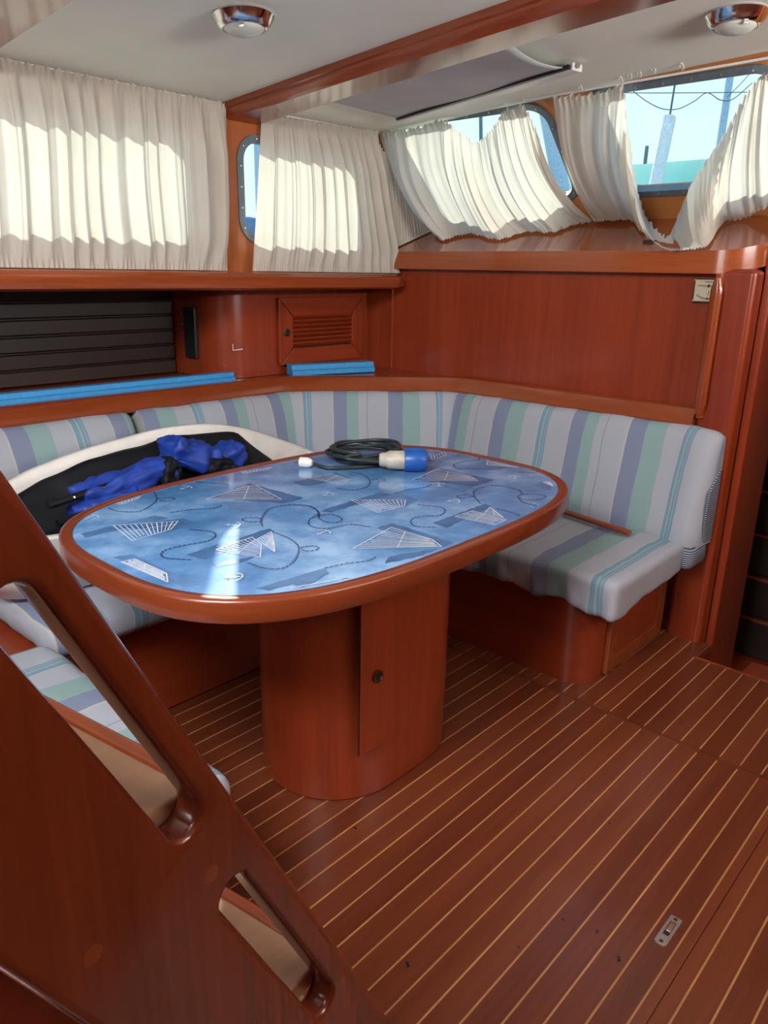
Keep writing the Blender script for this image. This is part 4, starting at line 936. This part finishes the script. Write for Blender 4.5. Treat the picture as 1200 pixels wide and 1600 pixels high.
def build_curtains():
    yp = 2.415
    curtain('curtain', 'wide cream curtain gathered over the large port window', lambda u: V((lerp(.45, 1.803, u), yp, 1.846)), lambda u: V((lerp(.45, 1.752, u), yp-.035, 1.289)), (0, -1, 0), 19, .040, 11, nu=420)
    def bow2(u, v): return V((.10*math.sin(PI*v)*u*(1-u)-.02*math.sin(PI*v)*u, 0, 0))
    curtain('curtain', 'cream curtain pulled aslant on the narrower port window beside the pillar', lambda u: V((lerp(1.962, 2.585, u), yp, 1.838+.02*u)), lambda u: V((lerp(1.868, 2.712, u), yp-.035, 1.289)), (0, -1, 0), 11, .040, 23, nu=300, bow=bow2)
    # corner piece under the raked front
    curtain('curtain', 'short finely pleated cream curtain filling the corner between the windows', lambda u: V((lerp(2.575, 2.92, u), 2.418, lerp(1.825, 1.575, u))), lambda u: V((lerp(2.60, 2.965, u), 2.40, SZ(lerp(2.60, 2.965, u))+.006)), (0, -1, 0), 26, .010, 31, nu=260, ruffle=30)
    top = pw([cur(x, y, .045) for x, y in ((592, 205), (620, 203), (650, 199), (690, 187), (708, 198), (726, 210), (745, 222), (760, 210), (775, 192), (787, 174), (802, 170), (818, 164), (835, 198), (842, 215))])
    bot = pw([cur(x, y, .045) for x, y in ((668, 352), (690, 373), (715, 367), (742, 364), (765, 371), (788, 371), (810, 364), (830, 360), (850, 361), (868, 361), (885, 354), (905, 348), (922, 345), (924, 344))])
    def bow3(u, v): return V((0, .035, 0))*math.sin(PI*v)*(1-.3*u)-NF*.02*math.sin(PI*v)
    curtain('curtain', 'sagging cream curtain over the left front window, come off some hooks', top, bot, -NF, 17, .030, 41, nu=340, bow=bow3, ruffle=60)
    top = pw([cur(x, y, .045) for x, y in ((864, 152), (890, 148), (920, 147), (950, 141), (973, 134), (980, 185), (988, 245), (996, 295), (1008, 335), (1030, 363), (1046, 367), (1062, 330), (1082, 284), (1108, 245), (1135, 203), (1160, 155), (1183, 124), (1200, 112), (1230, 105), (1260, 100))])
    bot = pw([cur(x, y, .045) for x, y in ((928, 346), (945, 344), (962, 343), (978, 342), (990, 345), (1000, 357), (1012, 368), (1024, 378), (1036, 386), (1050, 389), (1066, 389), (1085, 388), (1103, 384), (1113, 374), (1122, 358), (1136, 344), (1165, 340), (1190, 326), (1225, 318), (1260, 310))])
    def bow4(u, v): return -NF*.03*math.sin(PI*v)+V((0, .02, 0))*math.sin(PI*v)*(1 if u < .25 else 0)
    curtain('curtain', 'cream curtain fallen open in a deep loop across the right front window', top, bot, -NF, 19, .024, 53, nu=420, bow=bow4, ruffle=60, ampf=lambda u: 1-.85*math.exp(-((u-.46)/.13)**2))
    # tracks and hooks
    def track(label, pts, r=.004):
        t = MB(); t.tube(pts, r, 8); return tag(t.build('curtain_track', M['white'], smooth=True), label, 'curtain track', 'curtain tracks')
    track('white curtain track along the top of the port windows', [(x, 2.425, zc(x, 2.425)-.006) for x in (.3, .9, 1.3, 1.795)])
    track('short white curtain track forward of the ceiling beam', [(x, 2.425, zc(x, 2.425)-.006) for x in (1.97, 2.2, 2.4, 2.60)])
    track('white curtain track above the raked front windows', [fpl(y, .628+.0-.026*(y-.7)/1.7*1.4, .03) for y in (2.40, 2.0, 1.6, 1.2, .8, .4)])
    for i, (px, py) in enumerate(((621, 196), (697, 182), (791, 168), (817, 158), (908, 141), (971, 128), (985, 122), (1000, 119), (1022, 113), (1066, 108))):
        q = cur(px, py, .04)
        pts = [q+V((0, .006*math.cos(a), .0))+SD*.012*math.sin(a)+SD*.008 for a in [2*PI*k/14*.8 for k in range(15)]]
        lab = ['leftmost', 'second', 'third', 'fourth', 'fifth', 'sixth', 'seventh', 'eighth', 'ninth', 'tenth'][i]
        tag(MB().tube(pts, .0016, 6).build('curtain_hook', M['white'], smooth=True), 'tiny white curtain hook, %s from the left on the front track' % lab if i else 'tiny white curtain hook, leftmost on the front track', 'hook', 'hooks on the front curtain track')
build_curtains()

# ------------------------------------------------------------------ ceiling fittings, gauge, passage
def build_fittings():
    for i, (c, lab) in enumerate((((1.372, 1.752), 'round chrome ceiling lamp with frosted dome aft of the beam'), ((2.27, .855), 'round chrome ceiling lamp with frosted dome forward of the beam'))):
        x, y = c; z = zc(x, y); nrm = V((0, 0, -1)); e_ = .05
        nn = V((-(zc(x+e_, y)-zc(x-e_, y))/(2*e_), -(zc(x, y+e_)-zc(x, y-e_))/(2*e_), 1)).normalized()*-1
        t = thing('ceiling_lamp', lab, 'lamp', (x, y, z), 'round ceiling lamps'); o = V((x, y, z+.002))
        MB().lathe(o, nn, [(.060, 0), (.078, .002), (.079, .006), (.075, .012), (.068, .022), (.060, .030), (.054, .032), (.052, .026)], 48, cap=False).build('chrome_ring', M['chrome'], t, smooth=True, angle=35)
        MB().lathe(o, nn, [(.056, .022), (.053, .030), (.045, .037), (.033, .042), (.018, .045), (.001, .046)], 40, cap=False).build('dome', M['opal'], t, smooth=True, angle=80)
        a = nn.orthogonal().normalized(); MB().obox(o+nn*.036+a*.052, a*.004, nn.cross(a)*.006, nn*.005).build('clip', M['chrome'], t, bevel=.001)
    # roller blind under the overhead hatch
    def cpt(px, py, drop=.0):
        p = onz(px, py, 1.88)
        for _ in range(12): p = onz(px, py, zc(p.x, p.y)-drop)
        return p
    t = thing('hatch_blind', 'grey fabric roller blind under the overhead hatch, with white end rail', 'blind', cpt(700, 140, .03))
    A, B = cpt(622, 188, .02), cpt(900, 106, .02)
    A.x = B.x = 2.47; A.z = zc(2.47, A.y)-.014; 
    A = cpt(622, 189, .020); B = cpt(899, 107, .024)
    d = (B-A).normalized(); n = V((-d.y, d.x, 0)).normalized()
    n = -n if n.x < 0 else n
    MB().obox((A+B)/2+V((.014, 0, .006)), d*(B-A).length/2, n*.024, V((0, 0, .011))).build('rail', M['white'], t, bevel=.004)
    MB().obox((A+B)/2+V((-.016, 0, .004)), d*((B-A).length/2-.012), n*.007, V((0, 0, .006))).build('slot', M['black'], t)
    mb = MB(); rings = []
    for i in range(25):
        u = i/24; row = []
        for j in range(15):
            v = j/14; p = (A+d*.02).lerp(B-d*.03, u)-n*.022+V((-.42*v*(1-.12*u), 0, 0)); sag = .012*math.sin(PI*v)*(1 if u < .9 else .6)
            p.z = lerp(p.z+.004, zc(p.x, p.y)-.006, v)-sag*.5+.003*math.sin(u*9+v*4)-(.012*math.sin(PI*v)*max(0, u-.8)/.2)
            p.z = min(p.z, zc(p.x, p.y)-.004); row.append(p)
        rings.append(row)
    MB().loops(rings, False).build('fabric', M['blind'], t, smooth=True, angle=180, solid=.002)
    MB().lathe(B+d*.004+V((.006, 0, .008)), d, [(.008, 0), (.008, .003), (.004, .004)], 14).build('end_screw', M['steel'], t, smooth=True)
    # inclinometer
    t = thing('inclinometer', 'small square brass and cream inclinometer on the bulkhead', 'gauge', (2.715, .99, 1.213))
    MB().sheet(rrect(.988, 1.2535, .106, .082, .004), [], lambda a, b: (2.7195, a, b), (-.010, 0, 0)).build('case', M['chrome'], t, bevel=.002)
    MB().sheet(rrect(.988, 1.2535, .094, .070, .004), [], lambda a, b: (2.7095, a, b), (-.001, 0, 0)).build('dial', M['dial'], t)
    fx = 2.708
    def arc(r, cz, a0, a1, w_, name, mat):
        mb = MB(); P_ = [(.988+r*math.sin(a), cz-r*math.cos(a)) for a in [lerp(a0, a1, k/20) for k in range(21)]]
        mb.tube([V((fx, a, b)) for a, b in P_], w_, 6); mb.build(name, mat, t, smooth=True)
    arc(.060, 1.288, -.68, .68, .0018, 'scale_arc', M['dialbrass']); arc(.063, 1.288, -.66, .66, .0008, 'scale_line', M['black'])
    MB().tube([V((fx, .952, 1.270)), V((fx, .988, 1.268)), V((fx, 1.024, 1.270))], .0024, 8).build('level_tube', M['dialbrass'], t, smooth=True)
    MB().box(fx-.003, fx, .985, .991, 1.264, 1.274).build('mark', M['black'], t)
    MB().box(fx-.002, fx, .985, .991, 1.226, 1.231).build('mark', M['black'], t)
    mk = MB().tube([V((fx, .988, 1.252)), V((fx, .984, 1.246)), V((fx, .991, 1.242)), V((fx, .986, 1.238))], .0012, 6); mk.build('emblem', M['black'], t)
    MB().box(fx-.001, fx+.001, .974, 1.002, 1.2805, 1.2825).build('lettering_line', M['black'], t)
    for k in range(-4, 5):
        a = k*.15; MB().tube([V((fx, .988+.066*math.sin(a), 1.288-.066*math.cos(a))), V((fx, .988+.070*math.sin(a), 1.288-.070*math.cos(a)))], .0006, 5).build('tick', M['black'], t)
    for y, z in ((.940, 1.220), (1.036, 1.220), (.940, 1.287), (1.036, 1.287)): MB().lathe((2.7095, y, z), (-1, 0, 0), [(.004, 0), (.003, .002)], 10).build('screw', M['steel'], t)
    # drawers in the forward passage and its step
    t = thing('passage_cabinet', 'shade-darkened tall drawer unit in the forward passage beyond the post', 'cabinet', (3.35, .72, -.30))
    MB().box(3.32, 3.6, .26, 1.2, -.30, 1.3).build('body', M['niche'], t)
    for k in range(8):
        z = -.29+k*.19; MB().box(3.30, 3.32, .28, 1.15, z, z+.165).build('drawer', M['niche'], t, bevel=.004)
        MB().box(3.296, 3.318, .28, 1.15, z+.166, z+.174).build('drawer_lip_highlight', M['wood_y'], t, bevel=.002)  # paler strip paints the highlight along each drawer top
    st = MB().box(2.62, 3.0, .45, .72, -.30, -.16)
    tag(st.build('passage_step', M['wood_y'], bevel=.01), 'low wooden step down into the forward passage', 'step')
build_fittings()

# ------------------------------------------------------------------ harbour outside the windows
def build_outside():
    sea = MB().add([(-60, -60, -1.0), (90, -60, -1.0), (90, 90, -1.0), (-60, 90, -1.0)], [(0, 1, 2, 3)]); o = sea.build('harbour_water', M['sea']); struct(o, 'harbour water outside')
    # ridge-shaped green tarpaulin roof ahead
    def on_d(px, py, d): return atd(px, py, d)
    P = [on_d(700, 275, 17), on_d(860, 262, 16), on_d(1000, 258, 15), on_d(1115, 249, 14.5), on_d(1260, 262, 14)]
    mb = MB(); rings = []
    for i, p in enumerate(P):
        fwd = V((p.x, p.y, 0)).normalized(); rings.append([V((p.x, p.y, -1))-fwd*2.4, V((p.x, p.y, p.z-1.1))-fwd*2.2, V((p.x, p.y, p.z-.35))-fwd*.9, p, V((p.x, p.y, p.z-.4))+fwd*1.2, V((p.x, p.y, -1))+fwd*2])
    mb.loops(rings, False); tag(mb.build('tarpaulin', M['tarp'], smooth=True, angle=20, solid=.03), 'green tarpaulin over a neighbouring boat seen through the front windows', 'tarpaulin')
    def rod(name, a, b, d, r, mat, label, cat):
        A_, B_ = on_d(a[0], a[1], d), on_d(b[0], b[1], d)
        if name != 'forestay': dd = B_-A_; A_ = A_-dd*((A_.z+1.0)/dd.z)
        return tag(MB().tube([A_, B_], r, 12).build(name, M[mat], smooth=True), label, cat)
    rod('furled_sail', (1022, 300), (1046, 184), 9, .075, 'mastwhite', 'white furled sail on a leaning stay outside the right front window', 'sail')
    rod('forestay', (1046.4, 182), (1066, 60), 9, .012, 'wire', 'thin stay running up from the white furled sail', 'stay')
    rod('mast', (1120, 260), (1152, 40), 11, .055, 'mastblue', 'pale blue mast at the right of the front window', 'mast')
    rod('mast', (878, 300), (835, 60), 10, .11, 'mastblue', 'pale blue mast outside the left front window', 'mast')
    rod('mooring_post', (1007, 262), (1011, 229), 19, .045, 'wire', 'thin dark post above the green tarpaulin', 'post')
    rod('mast', (752, 260), (750, 80), 21, .05, 'wire', 'thin dark mast in the gap above the sagging curtain', 'mast')
    def wire(pts, d, label):
        tag(MB().tube(smooth_path([on_d(x, y, d) for x, y in pts], 10), .0055, 6).build('rigging_wire', M['wire'], smooth=True), label, 'wire', 'rigging wires')
    wire([(900, 143), (985, 145), (1080, 145), (1260, 143)], 10, 'straight rigging wire across the right front window')
    wire([(990, 143), (1010, 158), (1035, 170), (1060, 170), (1085, 158), (1105, 145), (1125, 156), (1145, 155), (1175, 130)], 9.5, 'slack sagging rigging wire across the right front window')
    wire([(1136, 152), (1160, 128), (1185, 100)], 10.9, 'short slanting rigging wire at the edge of the right front window')
    # neighbouring boats: one to port, one ahead
    def boat(name, label, c, yaw, L, canvas):
        t = thing(name, label, 'boat', c); R_ = Matrix.Rotation(yaw, 3, 'Z'); c = V(c)
        secs = []
        for f, wdt in ((0, .75), (.3, 1), (.6, .95), (.85, .55), (1, .04)):
            x = (f-.5)*L; secs.append([R_ @ V((x, s*.16*L*wdt*k, z)) + c for s, k, z in ((-1, .7, 0), (-1, 1, 1.7), (1, 1, 1.7), (1, .7, 0))])
        MB().loops(secs, True, True, True).build('hull', M['deckwhite'], t, bevel=.03)
        def bx_(x0, x1, hw, z0, z1, nm, mt, tp=.85):
            MB().loops([[R_ @ V(p)+c for p in ((x0, -hw, z0), (x1, -hw, z0), (x1, hw, z0), (x0, hw, z0))], [R_ @ V(p)+c for p in ((x0*.95, -hw*tp, z1), (x1*tp, -hw*tp, z1), (x1*tp, hw*tp, z1), (x0*.95, hw*tp, z1))]], True, True, True).build(nm, M[mt], t, bevel=.05)
        bx_(-.2*L, .2*L, .11*L, 1.7, 2.25, 'cabin', 'deckwhite'); bx_(-.15*L, .14*L, .1105*L, 1.92, 2.1, 'window_band', 'frame', .97)
        bx_(-.42*L, -.2*L, .12*L, 2.2, 2.9, 'canvas_hood', canvas)
        mb = MB().tube([R_ @ V((.05*L, 0, 2.2))+c, R_ @ V((.05*L, 0, 5.2))+c], .06, 10); mb.build('mast', M['mastblue'], t, smooth=True)
    boat('sailing_boat', 'white boat with blue canvas hood seen past the port pillar', (7.5, 9.6, -1.0), .5, 8.5, 'canvasblue')
    boat('sailing_boat', 'white boat glimpsed at the right edge of the left front window', (25, 15.2, -.9), 1.9, 9, 'canvasblue')
build_outside()
for o in bpy.data.objects:
    if '_wl' in o: del o['_wl']
